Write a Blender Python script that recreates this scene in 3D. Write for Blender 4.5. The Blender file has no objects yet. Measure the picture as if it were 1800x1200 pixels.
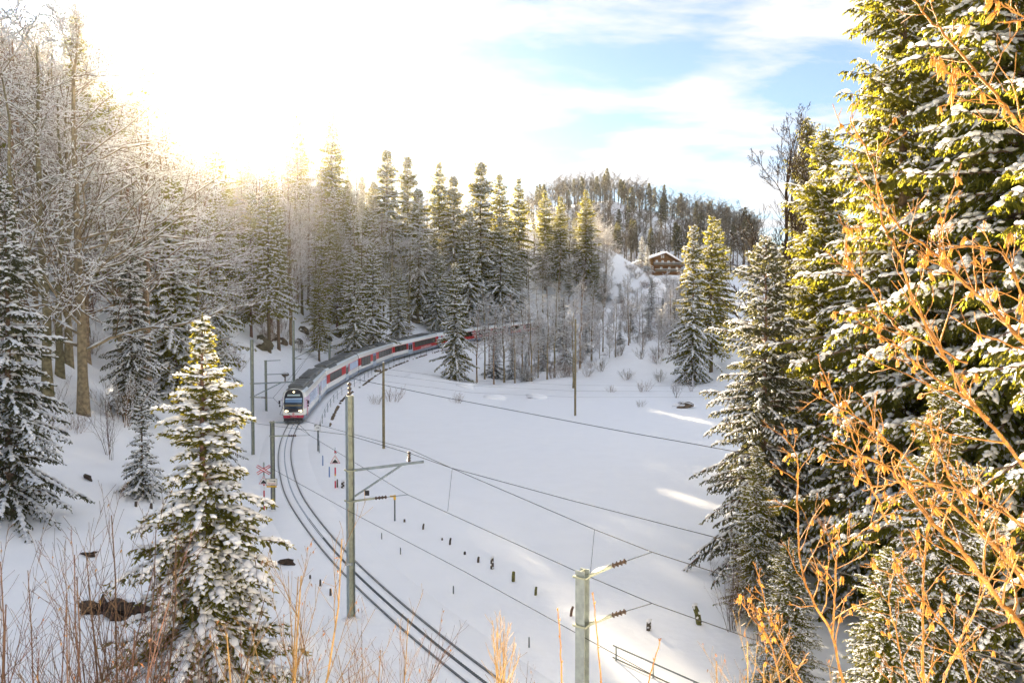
import bpy, bmesh, math, random
import numpy as np
from mathutils import Vector, Matrix
from math import radians, sin, cos, tan, pi

# ------------------------------------------------------------------ camera, light, exposure
scene = bpy.context.scene
COL = scene.collection
CAM_Z, PITCH, F_PX = 12.2, radians(2.0), 1400.0


def ray(px, py):
    """direction through a photo pixel, scaled so that its y component is 1"""
    xr, yu = (px - 900) / F_PX, (600 - py) / F_PX
    d = np.array([xr, cos(PITCH) + yu * sin(PITCH), -sin(PITCH) + yu * cos(PITCH)])
    return d / d[1]


def at(px, py, D):
    return np.array([0, 0, CAM_Z]) + ray(px, py) * D


def py_of(z, D):
    """photo row of a point at depth D and height z"""
    q = (z - CAM_Z) / D
    return 600 - F_PX * (q * cos(PITCH) + sin(PITCH)) / (cos(PITCH) - q * sin(PITCH))


cam_data = bpy.data.cameras.new('camera')
cam_data.sensor_width = 36
cam_data.lens = 28
cam_data.clip_start = 0.1
cam_data.clip_end = 6000
cam = bpy.data.objects.new('camera', cam_data)
cam.location = (0, 0, CAM_Z)
cam.rotation_euler = (pi / 2 - PITCH, 0, 0)
COL.objects.link(cam)
scene.camera = cam

SUN_DIR = Vector(ray(380, 152)).normalized()
SUN_EL = math.asin(SUN_DIR.z)
SUN_AZ = math.atan2(SUN_DIR.x, SUN_DIR.y)          # clockwise from +Y

world = bpy.data.worlds.new('World')
scene.world = world
world.use_nodes = True
wn, wl = world.node_tree.nodes, world.node_tree.links
wn.clear()


def nd(tree, kind, **kw):
    n = tree.nodes.new(kind)
    for k, v in kw.items():
        setattr(n, k, v)
    return n


def math_node(tree, op, a, b=None, clamp=False):
    n = tree.nodes.new('ShaderNodeMath')
    n.operation = op
    n.use_clamp = clamp
    for i, v in enumerate((a, b)):
        if v is None:
            continue
        if isinstance(v, (int, float)):
            n.inputs[i].default_value = v
        else:
            tree.links.new(v, n.inputs[i])
    return n.outputs[0]


wt = world.node_tree
sky = nd(wt, 'ShaderNodeTexSky', sky_type='NISHITA')
sky.sun_disc = False
sky.sun_elevation = SUN_EL
sky.sun_rotation = SUN_AZ
sky.altitude = 600
sky.air_density = 1.0
sky.dust_density = 0.25
sky.ozone_density = 1.6
tc = nd(wt, 'ShaderNodeTexCoord')
sep = nd(wt, 'ShaderNodeSeparateXYZ')
wl.new(tc.outputs['Generated'], sep.inputs[0])
zz = math_node(wt, 'ADD', math_node(wt, 'MAXIMUM', sep.outputs[2], 0.0), 0.16)
cx = math_node(wt, 'DIVIDE', sep.outputs[0], zz)
cy = math_node(wt, 'DIVIDE', sep.outputs[1], zz)
comb = nd(wt, 'ShaderNodeCombineXYZ')
wl.new(cx, comb.inputs[0]); wl.new(cy, comb.inputs[1])
mp = nd(wt, 'ShaderNodeMapping')
mp.inputs['Rotation'].default_value = (0, 0, radians(24))
mp.inputs['Scale'].default_value = (1.0, 1.7, 1.0)
mp.inputs['Location'].default_value = (7.7, 2.9, 0)
wl.new(comb.outputs[0], mp.inputs[0])
nz = nd(wt, 'ShaderNodeTexNoise')
nz.inputs['Scale'].default_value = 1.5
nz.inputs['Detail'].default_value = 9
nz.inputs['Roughness'].default_value = 0.58
nz.inputs['Distortion'].default_value = 0.25
wl.new(mp.outputs[0], nz.inputs['Vector'])
cr = nd(wt, 'ShaderNodeMapRange')
cr.inputs['From Min'].default_value = 0.44
cr.inputs['From Max'].default_value = 0.57
cr.inputs['To Min'].default_value = 0.12
cr.inputs['To Max'].default_value = 0.97
wl.new(nz.outputs[0], cr.inputs['Value'])
# thin cloud scatters the sun forward: a wide bright aureole round the sun
dp = nd(wt, 'ShaderNodeVectorMath', operation='DOT_PRODUCT')
nv = nd(wt, 'ShaderNodeVectorMath', operation='NORMALIZE')
wl.new(tc.outputs['Generated'], nv.inputs[0])
wl.new(nv.outputs[0], dp.inputs[0])
dp.inputs[1].default_value = SUN_DIR
dpos = math_node(wt, 'MAXIMUM', dp.outputs['Value'], 0.0)
glow = math_node(wt, 'ADD', math_node(wt, 'MULTIPLY', math_node(wt, 'POWER', dpos, 160.0), 3.5),
                 math_node(wt, 'MULTIPLY', math_node(wt, 'POWER', dpos, 900.0), 120.0))
base_cloud = nd(wt, 'ShaderNodeMix', data_type='RGBA', blend_type='MIX')
wl.new(cr.outputs[0], base_cloud.inputs[0])
sk = nd(wt, 'ShaderNodeMix', data_type='RGBA', blend_type='MULTIPLY')
sk.inputs[0].default_value = 1.0
sk.inputs[7].default_value = (0.25, 0.26, 0.285, 1)
wl.new(sky.outputs[0], sk.inputs[6])
wl.new(sk.outputs[2], base_cloud.inputs[6])
base_cloud.inputs[7].default_value = (1.45, 1.45, 1.49, 1)
gl = nd(wt, 'ShaderNodeMix', data_type='RGBA', blend_type='ADD')
gl.inputs[0].default_value = 1.0
gcol = nd(wt, 'ShaderNodeMix', data_type='RGBA', blend_type='MULTIPLY')
gcol.inputs[0].default_value = 1.0
gcol.inputs[6].default_value = (1.0, 0.93, 0.80, 1)
gcomb = nd(wt, 'ShaderNodeCombineXYZ')
for i in range(3):
    wl.new(glow, gcomb.inputs[i])
wl.new(gcomb.outputs[0], gcol.inputs[7])
wl.new(base_cloud.outputs[2], gl.inputs[6])
wl.new(gcol.outputs[2], gl.inputs[7])
bg = nd(wt, 'ShaderNodeBackground')
bg.inputs['Strength'].default_value = 0.07
wl.new(gl.outputs[2], bg.inputs['Color'])
wo = nd(wt, 'ShaderNodeOutputWorld')
wl.new(bg.outputs[0], wo.inputs['Surface'])

sun_data = bpy.data.lights.new('sun', 'SUN')
sun_data.energy = 5.0
sun_data.angle = radians(0.5)
sun_data.color = (1.0, 0.81, 0.54)
sun = bpy.data.objects.new('sun', sun_data)
sun.rotation_euler = (-SUN_DIR).to_track_quat('-Z', 'Y').to_euler()
sun.location = SUN_DIR * 300
COL.objects.link(sun)

scene.view_settings.view_transform = 'Standard'
scene.view_settings.look = 'None'
scene.view_settings.gamma = 1
scene.view_settings.use_curve_mapping = False
scene.view_settings.exposure = 3.42
scene.render.engine = 'CYCLES'
scene.cycles.use_denoising = True
scene.cycles.max_bounces = 8
scene.cycles.diffuse_bounces = 5
scene.cycles.glossy_bounces = 3
scene.cycles.transparent_max_bounces = 6
scene.cycles.volume_bounces = 0
scene.cycles.caustics_reflective = False
scene.cycles.caustics_refractive = False
scene.cycles.sample_clamp_indirect = 6


# ------------------------------------------------------------------ materials
def mat(name, color, rough=0.7, metallic=0.0, vary=0.0, scale=6.0, bump=0.0, bscale=None, objvary=0.0, spec=0.5,
        emit=None, emit_strength=0.0, coat=0.0, color2=None, trans=0.0, tcol=None):
    m = bpy.data.materials.new(name)
    m.use_nodes = True
    t = m.node_tree
    b = t.nodes['Principled BSDF']
    b.inputs['Roughness'].default_value = rough
    b.inputs['Metallic'].default_value = metallic
    b.inputs['Specular IOR Level'].default_value = spec
    if coat:
        b.inputs['Coat Weight'].default_value = coat
        b.inputs['Coat Roughness'].default_value = 0.05
    c = (*color, 1)
    out = None
    if vary or objvary or color2:
        tcn = nd(t, 'ShaderNodeTexCoord')
        n = nd(t, 'ShaderNodeTexNoise')
        n.inputs['Scale'].default_value = scale
        n.inputs['Detail'].default_value = 5
        t.links.new(tcn.outputs['Object'], n.inputs['Vector'])
        mx = nd(t, 'ShaderNodeMix', data_type='RGBA')
        c2 = color2 or tuple(v * (1 - vary) for v in color)
        c1 = color if color2 else tuple(min(1, v * (1 + vary)) for v in color)
        mx.inputs[6].default_value = (*c2, 1)
        mx.inputs[7].default_value = (*c1, 1)
        mr = nd(t, 'ShaderNodeMapRange')
        mr.inputs['From Min'].default_value = 0.35
        mr.inputs['From Max'].default_value = 0.65
        t.links.new(n.outputs[0], mr.inputs['Value'])
        t.links.new(mr.outputs[0], mx.inputs[0])
        out = mx.outputs[2]
        if objvary:
            oi = nd(t, 'ShaderNodeObjectInfo')
            hv = nd(t, 'ShaderNodeHueSaturation')
            r1 = math_node(t, 'MULTIPLY_ADD', oi.outputs['Random'], objvary)
            t.nodes[-1].inputs[2].default_value = 1 - objvary / 2
            t.links.new(r1, hv.inputs['Value'])
            r2 = math_node(t, 'MULTIPLY_ADD', oi.outputs['Random'], -0.05)
            t.nodes[-1].inputs[2].default_value = 0.525
            t.links.new(r2, hv.inputs['Hue'])
            t.links.new(out, hv.inputs['Color'])
            out = hv.outputs[0]
        t.links.new(out, b.inputs['Base Color'])
    else:
        b.inputs['Base Color'].default_value = c
    if bump:
        tcn = nd(t, 'ShaderNodeTexCoord')
        n = nd(t, 'ShaderNodeTexNoise')
        n.inputs['Scale'].default_value = bscale or scale
        n.inputs['Detail'].default_value = 6
        t.links.new(tcn.outputs['Object'], n.inputs['Vector'])
        bp = nd(t, 'ShaderNodeBump')
        bp.inputs['Strength'].default_value = bump
        bp.inputs['Distance'].default_value = 0.05
        t.links.new(n.outputs[0], bp.inputs['Height'])
        t.links.new(bp.outputs[0], b.inputs['Normal'])
    if trans:                                            # thin living tissue lets part of the light through
        tl_ = nd(t, 'ShaderNodeBsdfTranslucent')
        tl_.inputs['Color'].default_value = (*tcol, 1)
        ms = nd(t, 'ShaderNodeMixShader')
        ms.inputs[0].default_value = trans
        mo = [n for n in t.nodes if n.type == 'OUTPUT_MATERIAL'][0]
        t.links.new(b.outputs[0], ms.inputs[1]); t.links.new(tl_.outputs[0], ms.inputs[2])
        t.links.new(ms.outputs[0], mo.inputs['Surface'])
    if emit:
        b.inputs['Emission Color'].default_value = (*emit, 1)
        b.inputs['Emission Strength'].default_value = emit_strength
    return m


SNOW = mat('snow', (0.93, 0.935, 0.95), rough=0.6, vary=0.015, scale=0.6, bump=0.5, bscale=2.2, spec=0.3)
SNOW_TREE = mat('snow_on_branches', (0.93, 0.93, 0.94), rough=0.6, spec=0.2, trans=0.25, tcol=(0.85, 0.85, 0.85))
NEEDLE = mat('spruce_needles', (0.115, 0.118, 0.024), rough=0.55, color2=(0.055, 0.068, 0.018), scale=1.2, objvary=0.4, spec=0.3, trans=0.45, tcol=(0.42, 0.36, 0.04))
NEEDLE_DARK = mat('dark_spruce_needles', (0.085, 0.088, 0.050), rough=0.55, color2=(0.045, 0.05, 0.030), scale=1.2, objvary=0.4, spec=0.3, trans=0.3, tcol=(0.28, 0.26, 0.08))
NEEDLE_OLIVE = mat('olive_spruce_needles', (0.10, 0.11, 0.020), rough=0.5, color2=(0.055, 0.065, 0.016), scale=0.9, objvary=0.3, spec=0.3, trans=0.5, tcol=(0.42, 0.38, 0.035))
BARK_SPRUCE = mat('spruce_bark', (0.16, 0.105, 0.07), rough=0.9, vary=0.45, scale=9, bump=0.5, objvary=0.3)
BARK_BEECH = mat('beech_bark', (0.23, 0.175, 0.10), rough=0.85, vary=0.4, scale=4, bump=0.4, objvary=0.4)
BARK_TWIG = mat('twig_bark', (0.15, 0.085, 0.028), rough=0.8, vary=0.3, scale=3, objvary=0.5)
BARK_RED = mat('red_brown_twig', (0.095, 0.050, 0.030), rough=0.8, vary=0.35, scale=5, objvary=0.3)
BARK_OCHRE = mat('ochre_stem', (0.23, 0.14, 0.045), rough=0.7, vary=0.3, scale=6)
HAZEL = mat('hazel_bark', (0.34, 0.145, 0.020), rough=0.6, color2=(0.15, 0.065, 0.014), scale=22, spec=0.25, bump=0.4, bscale=90)
BARK_GREY = mat('grey_forest_bark', (0.105, 0.085, 0.058), rough=0.85, vary=0.3, scale=3, objvary=0.4)
BARK_DARK = mat('dark_bare_bark', (0.055, 0.038, 0.024), rough=0.95, vary=0.3, scale=3, spec=0.1)
CATKIN = mat('catkin', (0.46, 0.22, 0.028), rough=0.7, vary=0.3, scale=60, trans=0.35, tcol=(0.6, 0.32, 0.035))
STEEL = mat('galvanised_steel', (0.27, 0.31, 0.31), rough=0.5, metallic=0.35, vary=0.18, scale=5, bump=0.1, bscale=30)
STEEL_OLIVE = mat('weathered_steel', (0.30, 0.32, 0.25), rough=0.55, metallic=0.2, vary=0.2, scale=4, bump=0.1, bscale=30)
STEEL_DARK = mat('dark_steel', (0.10, 0.115, 0.12), rough=0.55, metallic=0.3, vary=0.2, scale=5)
RAIL = mat('rail_steel', (0.16, 0.165, 0.17), rough=0.45, metallic=0.3, vary=0.3, scale=8)
FROST_STEEL = mat('frosted_steel', (0.42, 0.46, 0.52), rough=0.7, vary=0.2, scale=3)
WIRE = mat('copper_wire', (0.03, 0.03, 0.032), rough=0.95, spec=0.05)
INSUL = mat('brown_insulator', (0.06, 0.035, 0.02), rough=0.3)
WOOD_POLE = mat('pole_wood', (0.20, 0.165, 0.09), rough=0.9, vary=0.35, scale=7, bump=0.3)
WOOD_DARK = mat('dark_post_wood', (0.075, 0.06, 0.045), rough=0.9, vary=0.4, scale=15, bump=0.4)
MOSS = mat('mossy_wood', (0.15, 0.15, 0.03), rough=0.95, color2=(0.06, 0.05, 0.025), scale=12, bump=0.5)
ROCK = mat('rock', (0.17, 0.135, 0.085), rough=0.95, color2=(0.07, 0.055, 0.035), scale=3, bump=0.7, objvary=0.4)
EARTH = mat('bare_earth', (0.065, 0.042, 0.026), rough=1.0, color2=(0.022, 0.015, 0.010), scale=7, bump=0.8)
WHITE_PAINT = mat('white_paint', (0.80, 0.79, 0.74), rough=0.25, vary=0.03, scale=2, coat=0.5)
RED_PAINT = mat('red_paint', (0.44, 0.006, 0.004), rough=0.4, vary=0.06, scale=2, spec=0.2)
LILAC_SHEEN = mat('lilac_sheen', (0.62, 0.45, 0.58), rough=0.22, vary=0.06, scale=2, coat=0.5)  # pale gloss reflection on the red band, put into its colour
CRIMSON = mat('crimson_paint', (0.52, 0.02, 0.06), rough=0.25, coat=0.5)
SKIRT = mat('grey_skirt', (0.16, 0.20, 0.25), rough=0.4, vary=0.15, scale=2)
ROOF_GREY = mat('roof_grey', (0.17, 0.18, 0.175), rough=0.6, vary=0.22, scale=2)
ROOF_SILVER = mat('roof_silver', (0.60, 0.66, 0.70), rough=0.35, metallic=0.2, vary=0.06, scale=1)
ROOF_BOX = mat('roof_box', (0.115, 0.12, 0.12), rough=0.6, vary=0.3, scale=3)
BLACK = mat('black_trim', (0.015, 0.016, 0.02), rough=0.35)
GLASS_DARK = mat('dark_window_glass', (0.016, 0.014, 0.010), rough=0.15, spec=0.08, color2=(0.035, 0.038, 0.02), scale=1.3)
GLASS_PALE = mat('pale_window_glass', (0.42, 0.52, 0.70), rough=0.08, metallic=0.4, vary=0.08, scale=1)  # blue-grey of reflected sky and snow put into the glass colour
GLASS_FRONT = mat('windscreen_glass', (0.02, 0.035, 0.06), rough=0.03, spec=0.8)
BLIND = mat('windscreen_blind', (0.42, 0.55, 0.68), rough=0.4)
GREY_DOOR = mat('door_grey', (0.33, 0.40, 0.48), rough=0.35, metallic=0.2)
DOOR_BLUE = mat('door_blue', (0.07, 0.11, 0.33), rough=0.35)
LAMP = mat('headlamp', (0.9, 0.8, 0.6), emit=(1.0, 0.78, 0.42), emit_strength=1.0)
SIGN_WHITE = mat('sign_white', (0.78, 0.78, 0.76), rough=0.4)
SIGN_CREAM = mat('sign_cream', (0.74, 0.70, 0.60), rough=0.4)
SIGN_RED = mat('sign_red', (0.52, 0.03, 0.05), rough=0.4)
SIGN_BLACK = mat('sign_black', (0.02, 0.018, 0.018), rough=0.5)
YELLOW = mat('yellow_paint', (0.72, 0.42, 0.03), rough=0.4)
BLUE_PAINT = mat('blue_paint', (0.12, 0.2, 0.42), rough=0.5)
CHALET_WOOD = mat('chalet_wood', (0.20, 0.10, 0.04), rough=0.85, vary=0.35, scale=1.5, bump=0.3)
CHALET_PALE = mat('chalet_pale_wood', (0.36, 0.20, 0.075), rough=0.85, vary=0.3, scale=1.2, bump=0.3)
BALCONY = mat('balcony_wood', (0.16, 0.15, 0.12), rough=0.85, vary=0.2, scale=2)
SHUTTER = mat('white_shutter', (0.78, 0.76, 0.70), rough=0.5)
STONE_WALL = mat('stone_base', (0.42, 0.34, 0.24), rough=0.9, vary=0.2, scale=2)
DRY_LEAF = mat('dry_leaves', (0.26, 0.125, 0.03), rough=0.8, vary=0.3, scale=4, objvary=0.3)


# ------------------------------------------------------------------ mesh helpers
def unit(v):
    return v / (np.linalg.norm(v, axis=-1, keepdims=True) + 1e-9)


class Geo:
    def __init__(s):
        s.v, s.f, s.n = [], [], 0

    def add(s, verts, faces, m=0):
        verts = np.asarray(verts, dtype=np.float32).reshape(-1, 3)
        faces = np.asarray(faces, dtype=np.int32)
        if len(verts) == 0 or len(faces) == 0:
            return
        s.v.append(verts)
        s.f.append((faces + s.n, m))
        s.n += len(verts)

    def mesh(s, name, mats, smooth=False, soft=None):
        me = bpy.data.meshes.new(name)
        if s.n:
            V = np.concatenate(s.v)
            me.vertices.add(len(V))
            me.vertices.foreach_set('co', V.ravel())
            loops = np.concatenate([f.ravel() for f, _ in s.f])
            sizes = np.concatenate([np.full(len(f), f.shape[1], np.int32) for f, _ in s.f])
            mi = np.concatenate([np.full(len(f), m, np.int32) for f, m in s.f])
            me.loops.add(len(loops))
            me.loops.foreach_set('vertex_index', loops)
            me.polygons.add(len(sizes))
            me.polygons.foreach_set('loop_start', np.concatenate([[0], np.cumsum(sizes)[:-1]]).astype(np.int32))
            me.polygons.foreach_set('material_index', mi)
            me.polygons.foreach_set('use_smooth', np.full(len(sizes), smooth, dtype=bool) | (mi == soft if soft is not None else False))
            me.update(calc_edges=True)
        for m in mats:
            me.materials.append(m)
        return me

    # --- shapes
    def box(s, c, size, m=0, M=None):
        x, y, z = np.array(size) / 2
        v = np.array([[-x, -y, -z], [x, -y, -z], [x, y, -z], [-x, y, -z], [-x, -y, z], [x, -y, z], [x, y, z], [-x, y, z]])
        if M is not None:
            v = v @ np.array(M).T
        v = v + np.array(c)
        s.add(v, [[0, 3, 2, 1], [4, 5, 6, 7], [0, 1, 5, 4], [1, 2, 6, 5], [2, 3, 7, 6], [3, 0, 4, 7]], m)

    def tube(s, pts, r, m=0, n=6, cap=True):
        pts = np.asarray(pts, float)
        k = len(pts)
        r = np.broadcast_to(np.asarray(r, float), (k,))
        s.tubes(pts[None], r[None], m, n)
        if cap:
            b = s.n - k * n
            s.f.append((np.array([list(range(b + n - 1, b - 1, -1))], dtype=np.int32), m))
            s.f.append((np.array([list(range(b + (k - 1) * n, b + k * n))], dtype=np.int32), m))

    def tubes(s, P, R, m=0, n=4, flat=1.0):
        """P (N,k,3), R (N,k): N tubes at once"""
        P = np.asarray(P, float); R = np.asarray(R, float)
        N, k, _ = P.shape
        if N == 0:
            return
        T = np.empty_like(P)
        T[:, 1:-1] = P[:, 2:] - P[:, :-2]
        T[:, 0] = P[:, 1] - P[:, 0]
        T[:, -1] = P[:, -1] - P[:, -2]
        T /= np.linalg.norm(T, axis=2, keepdims=True) + 1e-9
        mean = T.mean(axis=1, keepdims=True)
        ref = np.where(np.abs(mean[..., 2:3]) > 0.8, np.array([1.0, 0, 0]), np.array([0, 0, 1.0]))
        A = np.cross(T, np.broadcast_to(ref, T.shape))
        A /= np.linalg.norm(A, axis=2, keepdims=True) + 1e-9
        B = np.cross(A, T)
        a = np.arange(n) * 2 * pi / n + pi / 2
        ring = P[:, :, None, :] + R[:, :, None, None] * (A[:, :, None, :] * np.cos(a)[None, None, :, None]
                                                       + flat * B[:, :, None, :] * np.sin(a)[None, None, :, None])
        idx = np.arange(N * k * n).reshape(N, k, n)
        q = np.stack([idx[:, :-1, :], np.roll(idx, -1, 2)[:, :-1, :], np.roll(idx, -1, 2)[:, 1:, :], idx[:, 1:, :]], -1)
        s.add(ring.reshape(-1, 3), q.reshape(-1, 4), m)

    def spikes(s, P0, P1, w, m=0, n=3, flat=1.0, mid=0.4):
        """N thin two-ended spindles"""
        P0 = np.asarray(P0, float); P1 = np.asarray(P1, float)
        N = len(P0)
        if N == 0:
            return
        w = np.broadcast_to(np.asarray(w, float), (N,))
        T = P1 - P0
        T = T / (np.linalg.norm(T, axis=1, keepdims=True) + 1e-9)
        ref = np.where(np.abs(T[:, 2:3]) > 0.9, np.array([1.0, 0, 0]), np.array([0, 0, 1.0]))
        A = np.cross(T, ref)
        A /= np.linalg.norm(A, axis=1, keepdims=True) + 1e-9
        B = np.cross(A, T)
        C = P0 + (P1 - P0) * mid
        a = np.arange(n) * 2 * pi / n + pi / 2
        ring = C[:, None] + w[:, None, None] * (A[:, None] * np.cos(a)[None, :, None] + flat * B[:, None] * np.sin(a)[None, :, None])
        V = np.concatenate([P0[:, None], ring, P1[:, None]], axis=1)
        k = n + 2
        f = []
        for i in range(n):
            j = (i + 1) % n
            f.append([0, 1 + j, 1 + i]); f.append([k - 1, 1 + i, 1 + j])
        F = (np.arange(N) * k)[:, None, None] + np.array(f)[None]
        s.add(V.reshape(-1, 3), F.reshape(-1, 3), m)

    def blades(s, P0, P1, w, m=0, mid=0.4):
        """N sprigs, each of two small crossed leaf-like faces"""
        P0 = np.asarray(P0, float); P1 = np.asarray(P1, float)
        N = len(P0)
        if N == 0:
            return
        T = unit(P1 - P0)
        ref = np.where(np.abs(T[:, 2:3]) > 0.9, np.array([1.0, 0, 0]), np.array([0, 0, 1.0]))
        A = unit(np.cross(T, ref)); B = np.cross(A, T)
        a = np.arange(N) * 2.4
        A, B = A * np.cos(a)[:, None] + B * np.sin(a)[:, None], B * np.cos(a)[:, None] - A * np.sin(a)[:, None]
        C = P0 + (P1 - P0) * mid
        w = np.broadcast_to(np.asarray(w, float), (N,))[:, None]
        V = np.stack([P0, C + A * w, P1, C - A * w, C + B * w, C - B * w], 1)
        F = (np.arange(N) * 6)[:, None, None] + np.array([[0, 1, 2, 3], [0, 4, 2, 5]])[None]
        s.add(V.reshape(-1, 3), F.reshape(-1, 4), m)

    def blob(s, c, size, m=0, seed=0, rough=0.18, sub=2):
        bm = bmesh.new()
        bmesh.ops.create_icosphere(bm, subdivisions=sub, radius=1)
        rg = np.random.default_rng(seed)
        ph = rg.uniform(0, 6.28, (4, 3)); fr = rg.uniform(1.2, 3.2, (4, 3))
        v = np.array([x.co[:] for x in bm.verts])
        f = np.array([[x.index for x in p.verts] for p in bm.faces])
        bm.free()
        d = sum(np.sin(v @ fr[i] + ph[i, 0]) for i in range(4)) * rough * 0.5
        v = v * (1 + d)[:, None] * np.array(size) + np.array(c)
        s.add(v, f, m)

    def lathe(s, c, prof, m=0, n=10, axis=None):
        """prof: list of (r, h) along +z (or axis)"""
        a = np.arange(n) * 2 * pi / n
        prof = np.array(prof, float)
        ring = np.stack([prof[:, 0][:, None] * np.cos(a), prof[:, 0][:, None] * np.sin(a), np.repeat(prof[:, 1][:, None], n, 1)], -1)
        v = ring.reshape(-1, 3)
        if axis is not None:
            q = np.array(Vector(axis).to_track_quat('Z', 'Y').to_matrix())
            v = v @ q.T
        idx = np.arange(len(prof) * n).reshape(len(prof), n)
        f = np.stack([idx[:-1], np.roll(idx, -1, 1)[:-1], np.roll(idx, -1, 1)[1:], idx[1:]], -1).reshape(-1, 4)
        s.add(v + np.array(c), f, m)


def link(name, me, parent=None, loc=None, rot=None, scale=None):
    o = bpy.data.objects.new(name, me)
    COL.objects.link(o)
    if parent is not None:
        o.parent = parent
    if loc is not None:
        o.location = [float(a) for a in loc]
    if rot is not None:
        o.rotation_euler = rot
    if scale is not None:
        o.scale = scale if hasattr(scale, '__len__') else (scale,) * 3
    return o


def tag(o, label=None, cat=None, group=None, kind=None):
    for k, v in (('label', label), ('category', cat), ('group', group), ('kind', kind)):
        if v:
            o[k] = v
    return o


def thing(name, label, cat, loc=(0, 0, 0), rz=0.0, group=None, scale=None, rot=None):
    return tag(link(name, None, None, loc, rot or (0, 0, rz), scale), label, cat, group)


def noise2(x, y, seed, n=6, fmin=0.05, fmax=0.3):
    rg = np.random.default_rng(seed)
    out = 0
    for i in range(n):
        f = fmin * (fmax / fmin) ** (i / max(1, n - 1))
        th = rg.uniform(0, 2 * pi)
        th2 = rg.uniform(0, 2 * pi)
        out = out + (fmin / f) ** 0.8 * np.sin(f * (x * cos(th) + y * sin(th)) + rg.uniform(0, 6.28)) * np.cos(f * 0.8 * (x * cos(th2) + y * sin(th2)) + rg.uniform(0, 6.28))
    return out


def smooth(x, a, b):
    t = np.clip((x - a) / (b - a), 0, 1)
    return t * t * (3 - 2 * t)


# ------------------------------------------------------------------ railway line and terrain
def flat_at(px, py, z=0.0):
    r = ray(px, py)
    return np.array([0, 0, CAM_Z]) + r * ((z - CAM_Z) / r[2])


ctrl = [np.array([9.5, 10.5, 0]), np.array([6.6, 14.6, 0])]
ctrl += [flat_at(*p) for p in ((850, 1200), (722, 1097), (618, 1003), (565, 943), (533, 900), (513, 867), (504, 833))]
ctrl += [at(*p) for p in ((499.5, 806, 66.5), (503, 775, 74), (516, 745, 82), (536, 716, 92), (558, 696, 102), (595, 675, 112), (617, 661, 122), (642, 649, 133),
                          (681, 635, 147), (714, 625, 158), (761, 613, 172), (836, 600, 189), (920, 588, 204), (980, 581, 213), (1040, 577, 221))]
ctrl = np.array(ctrl)


def catmull(C, step=0.5):
    P = np.vstack([2 * C[0] - C[1], C, 2 * C[-1] - C[-2]])
    out = []
    for i in range(1, len(P) - 2):
        n = max(2, int(np.linalg.norm(P[i + 1] - P[i]) / 0.25))
        t = np.linspace(0, 1, n, endpoint=False)[:, None]
        out.append(0.5 * (2 * P[i] + (P[i + 1] - P[i - 1]) * t + (2 * P[i - 1] - 5 * P[i] + 4 * P[i + 1] - P[i + 2]) * t ** 2
                          + (-P[i - 1] + 3 * P[i] - 3 * P[i + 1] + P[i + 2]) * t ** 3))
    out.append(P[-2:-1])
    out = np.vstack(out)
    for _ in range(40):                                   # iron out the small kinks
        out[1:-1] = 0.25 * out[:-2] + 0.5 * out[1:-1] + 0.25 * out[2:]
    s = np.concatenate([[0], np.cumsum(np.linalg.norm(np.diff(out, axis=0), axis=1))])
    S = np.arange(0, s[-1], step)
    return np.stack([np.interp(S, s, out[:, i]) for i in range(3)], 1), S


TR, TS = catmull(ctrl)
for _ in range(60):
    TR[1:-1] = 0.25 * TR[:-2] + 0.5 * TR[1:-1] + 0.25 * TR[2:]
TT = np.gradient(TR, axis=0)
TT /= np.linalg.norm(TT, axis=1, keepdims=True)
TN = np.stack([-TT[:, 1], TT[:, 0], 0 * TT[:, 0]], 1)      # to the left of the direction away from the camera
TN /= np.linalg.norm(TN, axis=1, keepdims=True)


def track_dist(x, y):
    """signed distance to the track (left positive), its height there, index"""
    x = np.asarray(x, float).ravel(); y = np.asarray(y, float).ravel()
    d = np.empty(len(x)); zt = np.empty(len(x)); ii = np.empty(len(x), int)
    A = TR[::2]; N = TN[::2]
    for a in range(0, len(x), 20000):
        b = slice(a, a + 20000)
        dx = x[b, None] - A[None, :, 0]; dy = y[b, None] - A[None, :, 1]
        q = dx * dx + dy * dy
        i = q.argmin(1)
        r = np.arange(len(i))
        sg = np.sign(dx[r, i] * N[i, 0] + dy[r, i] * N[i, 1])
        d[b] = np.sqrt(q[r, i]) * np.where(sg == 0, 1, sg)
        zt[b] = A[i, 2]; ii[b] = i * 2
    return d, zt, ii


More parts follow.
